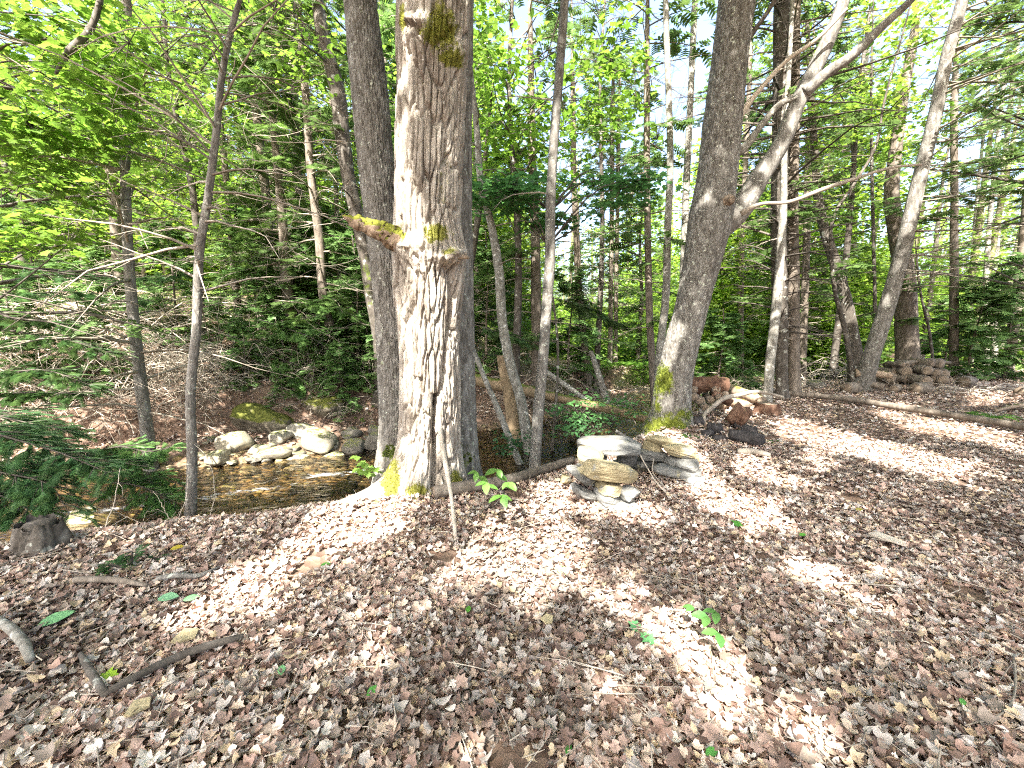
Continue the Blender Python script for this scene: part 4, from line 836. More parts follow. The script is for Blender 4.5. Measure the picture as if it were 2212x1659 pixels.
# ================================================================== stones
import bmesh
def ico(s):
    b = bmesh.new(); bmesh.ops.create_icosphere(b, subdivisions=s, radius=1); b.verts.ensure_lookup_table()
    V = np.array([v.co[:] for v in b.verts]); F = np.array([[v.index for v in f.verts] for f in b.faces]); b.free(); return V, F
IC3, IC4 = ico(3), ico(4)
def rock_verts(seed, cuts=9, lo=.55, hi=.9, rough=.05, ic=IC3, strata=0.0, sq=0.0):
    r = np.random.default_rng(seed); V, F = ic; V = V.copy()
    if sq: V = np.sign(V)*np.abs(V)**(1-sq); V = V/np.abs(V).max()
    for k in range(cuts):
        n = r.normal(0, 1, 3); n[2] *= .5; n = nrm(n); d = lo+(hi-lo)*r.random(); s = V@n; V = V - np.clip(s-d, 0, None)[:, None]*n*.93
    for zc in (.62+.1*r.random(), -.62-.1*r.random()):
        n = nrm(np.array([r.normal(0, .10), r.normal(0, .10), np.sign(zc)])); s = V@n; V = V-np.clip(s-abs(zc), 0, None)[:, None]*n*.9
    N = nrm(V); q = fbm(V[:, 0]*2.2+seed, V[:, 1]*2.2, V[:, 2]*2.2, 4, seed)-.5; V = V+N*(q*rough*3)[:, None]
    if strata: V[:, :2] *= (1+strata*(vn(V[:, 2]*9+seed, V[:, 0]*.6, V[:, 1]*.6, seed)-.5))[:, None]
    return V, F
def rotm(rx, ry, rz): return np.array(Matrix.Rotation(rz, 3, 'Z') @ Matrix.Rotation(ry, 3, 'Y') @ Matrix.Rotation(rx, 3, 'X'))
def stone(parent, cx, cy_, w_, h_, Y, depth, rot=(0, 0, 0), m='stone_g', tint=1.0, seed=0, lab=None, name='stone', sq=.25, dz=0):
    c = at(cx, cy_, Y)+[0, 0, dz]; W = msize(cx, cy_, Y, w_)*1.06; H = msize(cx, cy_, Y, h_)*1.12
    V, F = rock_verts(seed, 15, .66, .95, .045, IC4, .10, sq); V = V/np.abs(V).max(0)*np.array([W/2, depth/2, H/2])
    V = V@rotm(*[R(a) for a in rot]).T + c; mb = MB(); mb.add(V, F, None, np.full(3, .5*tint*(.72 if m == 'stone_g' else .88))); o = mb.build(name, M_[m], parent, smooth=False); tag(o, lab); return o
fb = gnd(1370, 1060)
fp = thing('stone_fireplace', (fb[0], fb[1], h1(fb[0], fb[1])), 'low U-shaped fire ring of stacked flat grey and ochre stones in the leaf litter', 'fire ring')
FS_ = [(1322, 962, 146, 30, 4.22, .44, (-5, 3, 8), 'stone_g', 1.1, 1, 'long grey capstone'), (1308, 1017, 134, 40, 3.66, .42, (-10, 12, 14), 'stone_y', 1.15, 2, 'big ochre slab sloping to the front'),
       (1254, 1024, 78, 22, 3.72, .30, (-8, 34, 0), 'stone_g', 1.0, 3, 'tilted grey slab'), (1258, 1062, 58, 20, 3.66, .22, (0, 22, 10), 'stone_g', 1.1, 4, None), (1320, 1054, 62, 20, 3.64, .30, (0, 8, -5), 'stone_y', 1.05, 5, None),
       (1312, 1074, 66, 26, 3.64, .30, (0, 16, 6), 'stone_g', 1.15, 6, None), (1358, 1064, 36, 24, 3.60, .20, (0, -20, 30), 'stone_g', 1.2, 7, None), (1334, 1094, 92, 26, 3.60, .34, (0, 0, 0), 'stone_g', 1.35, 8, 'pale base stone in full sun'),
       (1220, 1035, 24, 18, 3.95, .14, (0, 20, 0), 'stone_y', .9, 9, None), (1433, 956, 78, 24, 4.55, .36, (-10, 12, -10), 'stone_y', 1.15, 10, 'pointed ochre capstone'), (1470, 974, 78, 28, 4.36, .34, (-6, 10, -16), 'stone_y', 1.2, 11, None),
       (1409, 966, 48, 20, 4.50, .24, (0, 18, 0), 'stone_y', .8, 12, None), (1408, 983, 64, 22, 4.42, .24, (0, 6, -8), 'stone_g', .8, 13, None), (1356, 987, 44, 30, 4.42, .20, (0, 8, 0), 'stone_g', .75, 14, None),
       (1392, 1004, 72, 20, 4.46, .22, (0, 3, 0), 'stone_g', .6, 15, None), (1449, 1018, 84, 19, 4.16, .20, (0, 12, -6), 'stone_g', 1.0, 16, 'narrow bar-shaped grey stone'), (1484, 1004, 46, 24, 4.22, .28, (8, -10, 10), 'stone_g', 1.2, 17, None), (1452, 1000, 36, 22, 4.3, .2, (0, 5, 10), 'stone_g', .9, 27, None),
       (1500, 1038, 52, 22, 4.12, .26, (0, 0, 8), 'stone_g', 1.35, 18, 'pale stone at the right foot'), (1490, 1020, 40, 22, 4.2, .26, (0, 0, 30), 'stone_g', 1.1, 28, None),
       (1275, 985, 60, 36, 4.0, .34, (0, 5, 20), 'stone_y', .85, 19, None), (1268, 1020, 50, 40, 3.92, .26, (0, 4, 0), 'stone_g', .8, 20, None), (1335, 1010, 60, 26, 4.55, .26, (0, 0, 0), 'stone_g', .7, 21, None), (1290, 1000, 44, 40, 4.25, .26, (0, 0, 0), 'stone_g', .8, 22, None),
       (1380, 1022, 70, 22, 4.62, .24, (0, 0, 0), 'stone_g', .7, 23, None), (1440, 1030, 60, 16, 4.45, .24, (0, 0, 0), 'stone_g', .7, 24, None), (1310, 1038, 60, 22, 3.80, .24, (0, 0, 0), 'stone_g', .8, 25, None), (1470, 990, 50, 20, 4.5, .2, (0, 0, 0), 'stone_g', .8, 26, None)]
for s in FS_: stone(fp, *s[:6], rot=s[6], m=s[7], tint=s[8], seed=s[9]*13+5, lab=s[10])

# stream rocks
RK = []
for q in range(9):
    V, F = rock_verts(300+q, 7, .6, .95, .05, IC3, .05, .1); V = V/np.abs(V).max(0)*[.5, .42, .26]
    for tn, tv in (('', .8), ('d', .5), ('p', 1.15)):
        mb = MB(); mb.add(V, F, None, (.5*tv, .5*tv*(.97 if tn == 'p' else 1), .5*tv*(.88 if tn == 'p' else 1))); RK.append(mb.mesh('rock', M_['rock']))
M_['mossrock'] = surf('mossy_rock', [(.3, (.06, .05, .04)), (.5, (.14, .12, .09)), (.75, (.25, .23, .18))], 6, 9, (1, 1, 2), bump=1, bscale=20, dist=.03, moss=(.15, .16, .035), upmoss=.35)
V, F = rock_verts(390, 5, .7, .95, .12, IC4, .05, .1); V = V/np.abs(V).max(0)*[.5, .42, .26]; mb = MB(); mb.add(V, F, None, (.4, .4, .4)); MR = mb.mesh('mossy_boulder', M_['mossrock'])
def rock(px, py, wd, lab, k, tone=0, Y=None, dz=0.0, group=None, flat=1.0, rot=0.0, nm='rock'):
    p = gnd(px, py) if Y is None else at(px, py, Y); s = msize(px, py, p[1], wd)
    o = link(nm, RK[(k % 9)*3+tone], None, (p[0], p[1], p[2]+dz+.10*s*flat)); o.scale = (s, s*1.0, s*flat); o.rotation_euler = (rng.normal(0, .12), rng.normal(0, .12)+rot, k*1.7)
    return tag(o, lab, 'rock', group)
G1 = 'rocks heaped along the far side of the stream'
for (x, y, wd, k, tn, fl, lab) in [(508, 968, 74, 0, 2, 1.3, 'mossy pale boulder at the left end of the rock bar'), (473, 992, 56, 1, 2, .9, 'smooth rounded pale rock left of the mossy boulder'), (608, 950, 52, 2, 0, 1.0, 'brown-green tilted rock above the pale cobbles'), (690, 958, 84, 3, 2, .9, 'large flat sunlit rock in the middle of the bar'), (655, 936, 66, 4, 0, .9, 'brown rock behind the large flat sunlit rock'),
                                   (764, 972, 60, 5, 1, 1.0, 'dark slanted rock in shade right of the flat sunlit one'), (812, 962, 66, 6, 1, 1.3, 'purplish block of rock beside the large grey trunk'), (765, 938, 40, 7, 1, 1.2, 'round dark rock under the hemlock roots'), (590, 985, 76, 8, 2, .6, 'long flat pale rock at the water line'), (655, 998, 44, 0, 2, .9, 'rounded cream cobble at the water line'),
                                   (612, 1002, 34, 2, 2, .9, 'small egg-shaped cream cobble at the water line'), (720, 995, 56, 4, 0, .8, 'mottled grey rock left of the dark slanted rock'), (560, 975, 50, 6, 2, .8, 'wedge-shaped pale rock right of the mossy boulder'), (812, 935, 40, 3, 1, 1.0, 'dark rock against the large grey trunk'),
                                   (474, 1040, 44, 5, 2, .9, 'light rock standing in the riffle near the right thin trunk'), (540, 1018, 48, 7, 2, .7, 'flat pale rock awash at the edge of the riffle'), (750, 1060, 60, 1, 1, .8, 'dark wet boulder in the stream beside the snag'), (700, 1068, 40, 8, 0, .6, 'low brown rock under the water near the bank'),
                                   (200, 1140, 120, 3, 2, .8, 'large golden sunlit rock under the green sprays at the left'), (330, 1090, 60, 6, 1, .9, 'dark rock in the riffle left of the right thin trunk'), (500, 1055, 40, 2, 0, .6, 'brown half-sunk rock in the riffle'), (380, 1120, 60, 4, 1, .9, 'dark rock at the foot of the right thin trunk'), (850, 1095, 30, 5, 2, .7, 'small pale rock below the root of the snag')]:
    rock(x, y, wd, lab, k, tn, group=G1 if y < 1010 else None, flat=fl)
r = np.random.default_rng(3)
for q in range(150):
    x = 425+410*r.random(); y = 935+75*r.random() if r.random() < .6 else 1000+100*r.random()
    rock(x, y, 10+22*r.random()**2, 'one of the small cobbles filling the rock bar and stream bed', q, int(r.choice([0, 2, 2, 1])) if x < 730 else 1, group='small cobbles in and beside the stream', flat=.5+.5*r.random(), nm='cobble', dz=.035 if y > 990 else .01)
for (x, y, wd, k, lab) in [(1130, 905, 30, 3, 'dark rock beyond the dark pool behind the saplings'), (1260, 905, 50, 6, 'dark wet rock below the plant with oval leaves'), (1330, 895, 60, 1, 'dark boulder left of the mossy foot of the leaning tree'), (1375, 905, 40, 4, 'dark rock touching the mossy foot of the leaning tree'), (1735, 826, 40, 5, 'flat grey rock in the far stream below the brush pile'), (1765, 834, 44, 2, 'rounded grey rock right of the flat one in the far stream'), (1340, 868, 36, 7, 'rock at the far edge of the dark pool'), (1200, 888, 40, 8, 'low rock in the dark pool behind the lichen sapling')]:
    rock(x, y, wd, lab, k, 1, flat=.8)

# ================================================================== logs, firewood, sticks
def log(pts, Y, m, lab, cat='log', name='log', k=14, Y1=None, group=None, jit=.12, ends=None, sink=0.0, bumpy=.1, parent=None):
    """pts: (px,py,width) along the log; lies at given Y or on the ground (Y None)"""
    if Y is None:
        P = []; Rr = []
        for x, y, wd in pts: g = gnd(x, y); q = msize(x, y, g[1], wd)/2; P.append(g+[0, 0, q*.9+.045-sink]); Rr.append(q)
        P = np.array(P); Rr = np.array(Rr)
    else: P, Rr = pix_path(pts, Y, Y1)
    n = max(8, int(np.linalg.norm(np.diff(P, axis=0), axis=1).sum()/.05)); n = min(n, 90)
    C = curve(np.column_stack([P, Rr]), n); mb = MB(); s0 = pts[0][0]
    tube(mb, C[:, :3], C[:, 3]*(1+bumpy*2*(vn(np.linspace(0, n*.35, n), np.zeros(n), seed=s0)-.5)), k, jit=jit, C=(.5,)*3 if m.startswith('twig') else (0, 0, 0))
    if parent is not None: return mb.build(name, M_[m], parent)
    b = C[0, :3]; t = thing(name, b, lab, cat, group); mb.build('bark', M_[m], t)
    if ends:
        for e, c, d in ((0, C[0], C[0, :3]-C[1, :3]), (1, C[-1], C[-1, :3]-C[-2, :3])):
            d = nrm(d); q = MB(); tube(q, np.array([c[:3]+d*.001, c[:3]+d*.006]), [c[3]*.93, c[3]*.9], k, C=(0, 0, 0)); q.build('cut_end', M_[ends], t)
    return t
log([(938, 1083, 24), (1000, 1072, 24), (1080, 1060, 24), (1160, 1035, 20), (1236, 1008, 16)], None, 'bark_brown', 'short thick log lying at the foot of the furrowed snag', ends='cutwood')
log([(1662, 856, 11), (1760, 865, 11), (1832, 873, 12), (1908, 886, 13), (2033, 906, 14), (2130, 923, 15), (2260, 946, 16)], None, 'bark_brown', 'long slim fallen log stretching across the right side of the clearing', k=12, sink=-.01)
t = log([(1008, 815, 24), (1060, 828, 27), (1110, 838, 26), (1200, 858, 20), (1300, 880, 20), (1400, 905, 20)], 8.3, 'mosswood', 'fallen trunk spanning the dark water, mossy at its left end', Y1=7.2)
log([(1175, 800, 11), (1230, 838, 11), (1285, 878, 10)], 8.6, 'bark_lichen', 'thin grey dead pole sloping down over the dark water', k=8, Y1=7.8, name='dead_pole')
log([(1330, 930, 8), (1378, 960, 5)], 6.2, 'bark_lichen', 'thin crooked stick propped behind the fire ring', k=6, name='stick', cat='stick')
log([(948, 858, 9), (952, 940, 11), (962, 1000, 11), (974, 1070, 9), (984, 1160, 8)], 3.66, 'twig_pale', 'pale peeled stick leaning against the front of the furrowed snag', k=10, Y1=2.95, name='stick', cat='stick', jit=.2)
log([(1380, 978, 3), (1398, 1010, 3), (1420, 1045, 3), (1458, 1082, 2.5)], 4.2, 'twig_pale', 'thin pale twig leaning out of the fire ring', k=5, Y1=3.7, name='stick', cat='stick', jit=0)
log([(1412, 990, 2), (1410, 1020, 3), (1434, 1050, 3)], 4.15, 'twig', 'short grey twig inside the fire ring', k=5, Y1=3.95, name='stick', cat='stick', jit=0)
# pieces round the foot of the leaning tree
log([(1492, 836, 34), (1530, 830, 36), (1572, 838, 34)], 7.6, 'rot', 'rotten reddish log end lying on the small wood heap by the leaning tree', k=22, jit=.5, bumpy=.3, name='rotten_log', Y1=7.4)
log([(1540, 850, 16), (1566, 862, 18), (1578, 870, 14)], 7.3, 'rot', 'broken orange-brown chunk of rotten wood below the rotten log', k=16, jit=.6, bumpy=.3, name='rotten_log')
def billet(px, py, dpx, Y, ln, yaw, lab, m='bark_brown', e='cutwood', group=None, pitch=0, name='firewood_log', k=14, onground=False):
    p = at(px, py, Y) if not onground else gnd(px, py); rr = msize(px, py, p[1], dpx)/2
    if onground: p = p+[0, 0, rr*.8]
    d = np.array([math.sin(yaw)*math.cos(pitch), math.cos(yaw)*math.cos(pitch), math.sin(pitch)]); n = 7; t_ = np.linspace(0, 1, n)[:, None]
    t = thing(name, p, lab, 'log', group); mb = MB(); tube(mb, p+d*ln*t_, rr*(1+.08*(rng.random(n)-.5)), k, jit=.3, C=(.5,)*3 if m.startswith('twig') else (0, 0, 0)); mb.build('bark', M_[m], t)
    for a, s in ((p, -1), (p+d*ln, 1)):
        q = MB(); tube(q, np.array([a+s*d*.001, a+s*d*.007]), [rr*.86, rr*.82], k, jit=.08, C=(0, 0, 0)); q.build('cut_end', M_[e], t)
    return t
for (x, y, dp, Yq, lab) in [(1514, 868, 20, 7.3, 'round log end directly under the rotten log'), (1536, 864, 16, 7.25, 'smaller log end right of the round one under the rotten log'), (1500, 858, 18, 7.35, 'log end hidden against the leaning tree'), (1552, 858, 13, 7.2, 'thin log end at the right of the small wood heap'), (1524, 880, 16, 7.1, 'lowest log end of the small wood heap'), (1548, 842, 18, 7.3, 'log end at the upper right of the small wood heap'), (1566, 852, 15, 7.25, 'outermost log end of the small wood heap'), (1500, 842, 16, 7.4, 'upper log end nearest the leaning tree')]:
    billet(x, y, dp, Yq, .5, .25, lab, 'bark_brown', 'cutwood')
log([(1522, 926, 8), (1521, 898, 9), (1536, 883, 11), (1563, 861, 11), (1594, 854, 11), (1632, 846, 9), (1692, 858, 7)], 6.4, 'twig', 'crooked tan branch arching over the wood pieces beside the leaning tree', k=9, Y1=7.6, name='dead_branch', cat='branch')
log([(1551, 889, 24), (1580, 884, 25), (1610, 892, 22)], None, 'wood', 'light barkless log under the arching tan branch', ends='cutwood', k=14)
log([(1596, 868, 20), (1622, 872, 22), (1646, 880, 20)], None, 'wood', 'weathered log left of the cut stump', ends='cutwood', k=14)
p = gnd(1656, 892); mb = MB(); rr = msize(1656, 890, p[1], 42)/2
Ps = np.array([p-[0, 0, .05], p+[0, 0, .1], p+[0, 0, .19]]); st = thing('cut_stump', p, 'low cut stump with reddish split sides beside the long fallen log', 'stump')
furrow(Ps, np.array([rr*1.15, rr, rr*.95]), 60, .02, .04, .2, .012, seed=3, flare=.2).build('bark', M_['rot'], st); mb = MB(); tube(mb, np.array([Ps[-1]-[0, 0, .02], Ps[-1]+[0, 0, .004]]), [rr*.93, rr*.9], 24, jit=.1, C=(0, 0, 0)); mb.build('cut_top', M_['cutwood'], st)
billet(1612, 926, 46, 0, .26, -1.0, 'thick round brown log section standing on edge in the litter', 'rot', 'cutwood', onground=True, pitch=.5, name='log_section')
log([(1572, 956, 24), (1608, 962, 26), (1643, 970, 24)], None, 'char', 'black charred log nearest the fire ring', k=18, jit=.3, bumpy=.15, name='charred_log')
for (x, y, d, lab) in [(1496, 920, 22, 'charred round block against the mossy foot of the leaning tree'), (1532, 932, 24, 'larger charred block right of the mossy foot'), (1520, 944, 16, 'small charred lump behind the fire ring'), (1540, 953, 16, 'small blackened lump right of the small charred lump'), (1606, 940, 26, 'charred chunk above the black charred log'), (1586, 925, 16, 'small charred chunk by the thick round section')]:
    billet(x, y, d, 0, .16, rng.random()*3, lab, 'char', 'char', onground=True, name='charred_block', k=11)
log([(1542, 893, 5), (1600, 920, 5), (1655, 948, 5)], None, 'twig_pale', 'thin straight stick lying across the charred pieces', k=6, name='stick', cat='stick')
log([(1592, 984, 13), (1628, 986, 14), (1664, 992, 10)], None, 'twig', 'flat grey decayed piece of wood in the litter right of the charred log', k=10, name='decayed_wood', sink=.02)
g = gnd(95, 1185); Ps = np.array([g-[0, 0, .15], g+[0, 0, .06], g+[0, 0, .20]]); rr = msize(95, 1185, g[1], 80)/2; st = thing('broken_stump', g, 'dark broken stump under the green hemlock boughs at the left edge', 'stump')
furrow(Ps, np.array([rr*1.1, rr*.9, rr*.75]), 60, .02, .05, .2, .02, seed=8, flare=.4, extra=lambda Vv, c, r0, TH, S: Vv+np.stack([0*TH, 0*TH, np.clip(S/S.max()-.5, 0, 1)*.5*(fbm(np.cos(TH)*3, np.sin(TH)*3, None, 3, 5)-.4)*.45], -1)).build('bark', M_['bark_dark'], st); mb = MB(); tube(mb, np.array([Ps[-1]-[0, 0, .04], Ps[-1]+[0, 0, .004]]), [rr*.7, rr*.6], 24, jit=.4, C=(0, 0, 0)); mb.build('broken_top', M_['bark_dark'], st)
# firewood stack at the right
GW = 'cut firewood stacked behind the long fallen log'
rr_ = np.random.default_rng(21); q = 0
rows = [(1905, 2035, 836, 17, 10.6), (1912, 2045, 820, 17, 10.7), (1925, 2048, 804, 17, 10.8), (1985, 2042, 790, 16, 10.9), (1930, 1975, 790, 14, 10.9)]
for (x0, x1, y, dp, Yq) in rows:
    x = x0
    while x < x1:
        d_ = dp*(.75+.6*rr_.random()); x += d_*.5
        billet(x+rr_.normal(0, 2), y+rr_.normal(0, 3), d_, Yq+rr_.normal(0, .12), .35+.25*rr_.random(), .15+rr_.normal(0, .38), 'round-ended log in the firewood stack, one among many alike', 'bark_brown', 'cutwood', group=GW, k=12); x += d_*.55
log([(1848, 806, 22), (1885, 806, 22), (1926, 812, 20)], 10.2, 'wood', 'pale top log lying lengthways at the left of the firewood stack', ends='cutwood', Y1=9.9)
log([(1852, 828, 18), (1885, 830, 18), (1908, 836, 18)], 10.2, 'bark_brown', 'dark log lying lengthways under the pale top log', ends='cutwood', Y1=9.9)
billet(2003, 823, 22, 10.2, .5, .1, 'largest log end facing out of the firewood stack')
log([(1950, 786, 12), (2010, 778, 12), (2052, 784, 10)], 11, 'bark_brown', 'log laid along the top of the firewood stack', ends='cutwood')
for (x, y, d, yw, lab) in [(1826, 850, 26, 1.3, 'mottled log chunk left of the firewood stack'), (1975, 850, 26, 1.4, 'grey block of wood lying in front of the firewood stack'), (1930, 848, 18, .9, 'small dark chunk left of the grey block'), (2080, 835, 24, 1.2, 'log section off the right end of the firewood stack'), (1880, 846, 12, 1.5, 'thin piece of wood before the dark log'), (2200, 855, 22, 1.5, 'dark log at the right edge before the hemlock'), (1690, 838, 14, 1.5, 'short pole behind the long fallen log near the spruces')]:
    billet(x, y, d, 0, .34, yw, lab, 'bark_brown', 'cutwood', onground=True, name='wood_chunk')
log([(2150, 895, 6), (2180, 888, 8), (2240, 880, 10)], None, 'wood', 'dead branch lying behind the fern at the right edge', name='dead_branch', cat='branch', k=8)
# foreground wood
log([(228, 1532, 14), (300, 1492, 16), (380, 1452, 16), (460, 1422, 15), (528, 1402, 11)], None, 'bark_dark', 'dark grey fallen branch slanting over the litter at lower left', sink=-.015, name='fallen_branch', cat='branch', k=12, jit=.15)
log([(232, 1530, 14), (205, 1490, 16), (178, 1440, 10)], None, 'bark_dark', 'stubby forked piece joined to the lower end of the dark fallen branch', sink=-.015, name='fallen_branch', cat='branch', k=12)
log([(-20, 1358, 16), (30, 1390, 20), (62, 1430, 18), (70, 1455, 14)], None, 'bark_lichen', 'pale crooked branch at the left edge of the litter', sink=-.015, name='fallen_branch', cat='branch', k=12)
log([(342, 1268, 10), (380, 1262, 12), (430, 1262, 10), (475, 1240, 5)], None, 'bark_grey', 'short curved grey stick with a thin tip at the left', name='stick', cat='stick', k=8)
log([(165, 1272, 14), (240, 1272, 14), (320, 1282, 8)], None, 'bark_brown', 'half-buried brown stick at the left', name='stick', cat='stick', k=8)
log([(2185, 1440, 5), (2190, 1480, 5), (2150, 1570, 4), (2080, 1590, 3)], None, 'twig', 'thin bent twig at the right edge of the litter', name='stick', cat='stick', k=5, jit=0)
log([(1800, 1275, 4), (1900, 1280, 4), (1960, 1285, 3)], None, 'twig', 'long thin straight twig on the litter at the right', name='stick', cat='stick', k=5, jit=0)
def chip(px, py, L, W_, yaw, m, lab, name='wood_chip', cat='wood chip'):
    g = gnd(px, py); l = msize(px, py, g[1], L); w_ = msize(px, py, g[1], W_); V = np.array([(-.5, -.3, 0), (-.2, -.5, .02), (.5, -.25, .03), (.42, .35, .02), (-.3, .5, 0)])*[l, w_, .5]
    V = np.vstack([V+[0, 0, .012], V]); V = V@rotm(.15, .12, yaw).T + g+[0, 0, .045]; n = 5; j = np.arange(n); T = [(0, 1, 2), (0, 2, 3), (0, 3, 4)]; Q = np.stack([j, j+n, (j+1) % n+n, (j+1) % n], 1)
    mb = MB(); mb.add(V, T, Q, (.6, .6, .6)); solo(name, mb, M_[m], g, lab, cat, smooth=False)
chip(1915, 1178, 62, 26, -.9, 'twig_pale', 'long flat tan wood chip on the right side litter'); chip(302, 1552, 42, 40, .5, 'stone_y', 'triangular tan flake of stone near the fallen branch', 'stone_flake', 'stone'); chip(404, 1394, 44, 40, .2, 'stone_y', 'flat buff stone chip above the dark fallen branch', 'stone_flake', 'stone'); chip(1182, 1358, 24, 26, 1, 'stone_y', 'small pale stone chip in the middle of the litter', 'stone_flake', 'stone')

# ================================================================== brush and dead branches
def brush(name, lab, n, cen, spread, L, rad, arch, m, seed, dirs=None, group=None, cat='brush', sub=4, droop=1.0):
    """arching dead branches springing from about one place: every long branch a part"""
    r = np.random.default_rng(seed); cen = np.array(cen); z = h1(cen[0], cen[1]); t = thing(name, (cen[0], cen[1], z), lab, cat, group)
    for k in range(n):
        a = r.random()*2*math.pi if dirs is None else dirs[0]+(dirs[1]-dirs[0])*r.random(); l = L*(.5+.8*r.random()); x, y = cen[0]+spread[0]*(r.random()-.5), cen[1]+spread[1]*(r.random()-.5)
        s = np.array([x, y, h1(x, y)+spread[2]*r.random()]); d = np.array([math.cos(a), math.sin(a)*.7, 0]); tt = np.linspace(0, 1, 9)[:, None]; hh = arch*(.4+r.random())
        Q = s+d*l*tt+np.array([0, 0, 1])*hh*l*(tt*(1-tt)*2.2+.1*tt*(1-droop*tt)) + np.cumsum(r.normal(0, .012*l, (9, 3)), 0)
        gz = hgt(Q[:, 0], Q[:, 1]); Q[:, 2] = np.maximum(Q[:, 2], gz+.01); mb = MB(); tube(mb, Q, np.linspace(rad*(.5+.8*r.random()), rad*.2, 9), 5, C=(.4+.25*r.random(),)*3)
        for j in range(sub*2):
            i = int(r.integers(2, 8)); q = Q[i]; dd = nrm(Q[i]-Q[i-1]+r.normal(0, .55, 3)); e = q+dd*l*.22*(.4+r.random()); e2 = e+nrm(dd+[0, 0, -.5])*l*.12
            tube(mb, np.array([q, e, e2]), [rad*.25, rad*.16, rad*.07], 3, C=(.5,)*3, cap=False)
        mb.build('branch', M_[m], t)
    return t
def cen(px, py, Y): p = at(px, py, Y); return (p[0], p[1])
brush('brush_heap', 'heap of pale sunlit dead branches arching over the far slope at the left', 80, cen(130, 700, 8.7), (5.0, 1.8, .8), 2.4, .020, .34, 'twig_pale', 1)
brush('brush_heap', 'low mass of pale dead branches on the far bank at the left edge', 90, cen(120, 830, 7.2), (4.2, 1.4, .6), 1.5, .013, .5, 'twig_pale', 21)
brush('brush_heap', 'dead branches hanging over the bank above the rock bar', 60, cen(640, 820, 8.6), (3.2, .8, .5), 1.1, .009, .35, 'twig', 22)
brush('brush_heap', 'pale dead branches arching down the bank behind the two slender trunks', 46, cen(330, 790, 7.8), (1.8, 1.2, .5), 1.3, .014, .34, 'twig_pale', 2, dirs=(-1.4, .6))
brush('brush_heap', 'fan of drooping bleached twigs over the far stream edge beside the right thin trunk', 50, cen(405, 830, 7.5), (.7, .5, .6), .95, .009, .12, 'twig_pale', 3, dirs=(-1.9, -.4), droop=6)
brush('brush_heap', 'tangle of brown dead twigs at the left edge behind the green sprays', 50, cen(110, 860, 6.9), (2.6, 1.2, .6), 1.2, .012, .45, 'twig', 4)
brush('brush_heap', 'thicket of dead twigs on the far bank right of the snag', 60, cen(1230, 800, 9.9), (3.4, 1.4, .5), 1.3, .011, .5, 'twig', 5)
brush('brush_heap', 'grey dead twig thicket behind the rotten log', 60, cen(1590, 800, 10.6), (3.2, 1.4, .4), 1.2, .010, .45, 'twig', 6)
brush('brush_heap', 'purplish brush heap on the far bank above the dark gap of water', 60, cen(1752, 790, 12.6), (2.2, 1.0, .5), 1.0, .014, .3, 'twig_pale', 7)
rock(572, 905, 130, 'large mossy hump of the undercut bank above the mossy pale boulder', 4, 1, flat=.9, dz=-.12, nm='mossy_boulder').data = MR
rock(700, 880, 90, 'dark mossy boulder lodged in the far bank under hemlock sprays', 2, 1, flat=1.0, dz=-.05, nm='mossy_boulder').data = MR
brush('root_tangle', 'bare roots and twigs hanging from the undercut bank above the rock bar', 40, cen(640, 885, 8.0), (2.6, .35, .35), .55, .009, .1, 'twig', 31, dirs=(-2.6, -.5), droop=9, cat='roots')
brush('root_tangle', 'thin roots hanging off the bank by the leaning grey hemlock', 24, cen(755, 890, 8.3), (1.2, .3, .35), .5, .010, .1, 'twig', 32, dirs=(-2.6, -.5), droop=9, cat='roots')
brush('brush_heap', 'loose pale branches strewn right of the firewood stack', 14, cen(2140, 850, 9.6), (2.2, 1.4, .1), 1.8, .011, .10, 'twig_pale', 8)
brush('brush_heap', 'low dead twigs beyond the water behind the crooked dark trunk', 40, cen(900, 860, 8.9), (5.0, .8, .4), .9, .009, .4, 'twig', 9)
# bare grey branch lying in from the lower left corner
def dead_fan(lab, main, seed, rad=.011):
    r = np.random.default_rng(seed); b = main[0][0]; t = thing('dead_branch', gnd(*main[0][1][:2]) if False else main[0][1], lab, 'branch')
    for k, (dummy, *pts) in enumerate(main):
        mb = MB(); C = curve(np.array(pts), 16); C[1:-1] += r.normal(0, .006, (14, 3)); tube(mb, C, np.linspace(rad if k == 0 else rad*.7, rad*.2, 16), 7, C=(.5,)*3)
        for j in range(5):
            i = int(r.integers(3, 14)); dd = nrm(C[i]-C[i-1]+r.normal(0, .5, 3)); l = .12+.22*r.random(); tube(mb, np.array([C[i], C[i]+dd*l*.5+r.normal(0, .01, 3), C[i]+nrm(dd+[0, 0, -.4])*l]), [rad*.3, rad*.2, rad*.08], 4, C=(.5,)*3)
        mb.build('branch', M_['twig_pale'], t)
dead_fan('bare pale forked branch reaching in low from the left edge', [(0, at(-60, 1130, 3.1), at(40, 1205, 3.0), at(105, 1270, 2.9), at(170, 1330, 2.75), at(200, 1420, 2.55)), (0, at(-60, 1215, 2.9), at(60, 1262, 2.85), at(125, 1268, 2.9), at(250, 1290, 2.8), at(400, 1355, 2.6)),
                                                                       (0, at(105, 1270, 2.9), at(110, 1330, 2.75), at(60, 1390, 2.5), at(0, 1450, 2.3)), (0, at(-40, 1170, 3.2), at(60, 1180, 3.2), at(160, 1240, 3.0), at(220, 1270, 2.9)), (0, at(60, 1262, 2.85), at(190, 1200, 3.2), at(245, 1090, 3.5), at(260, 1010, 3.7)),
                                                                       (0, at(170, 1330, 2.75), at(230, 1345, 2.6), at(300, 1375, 2.5), at(325, 1400, 2.45))], 1)
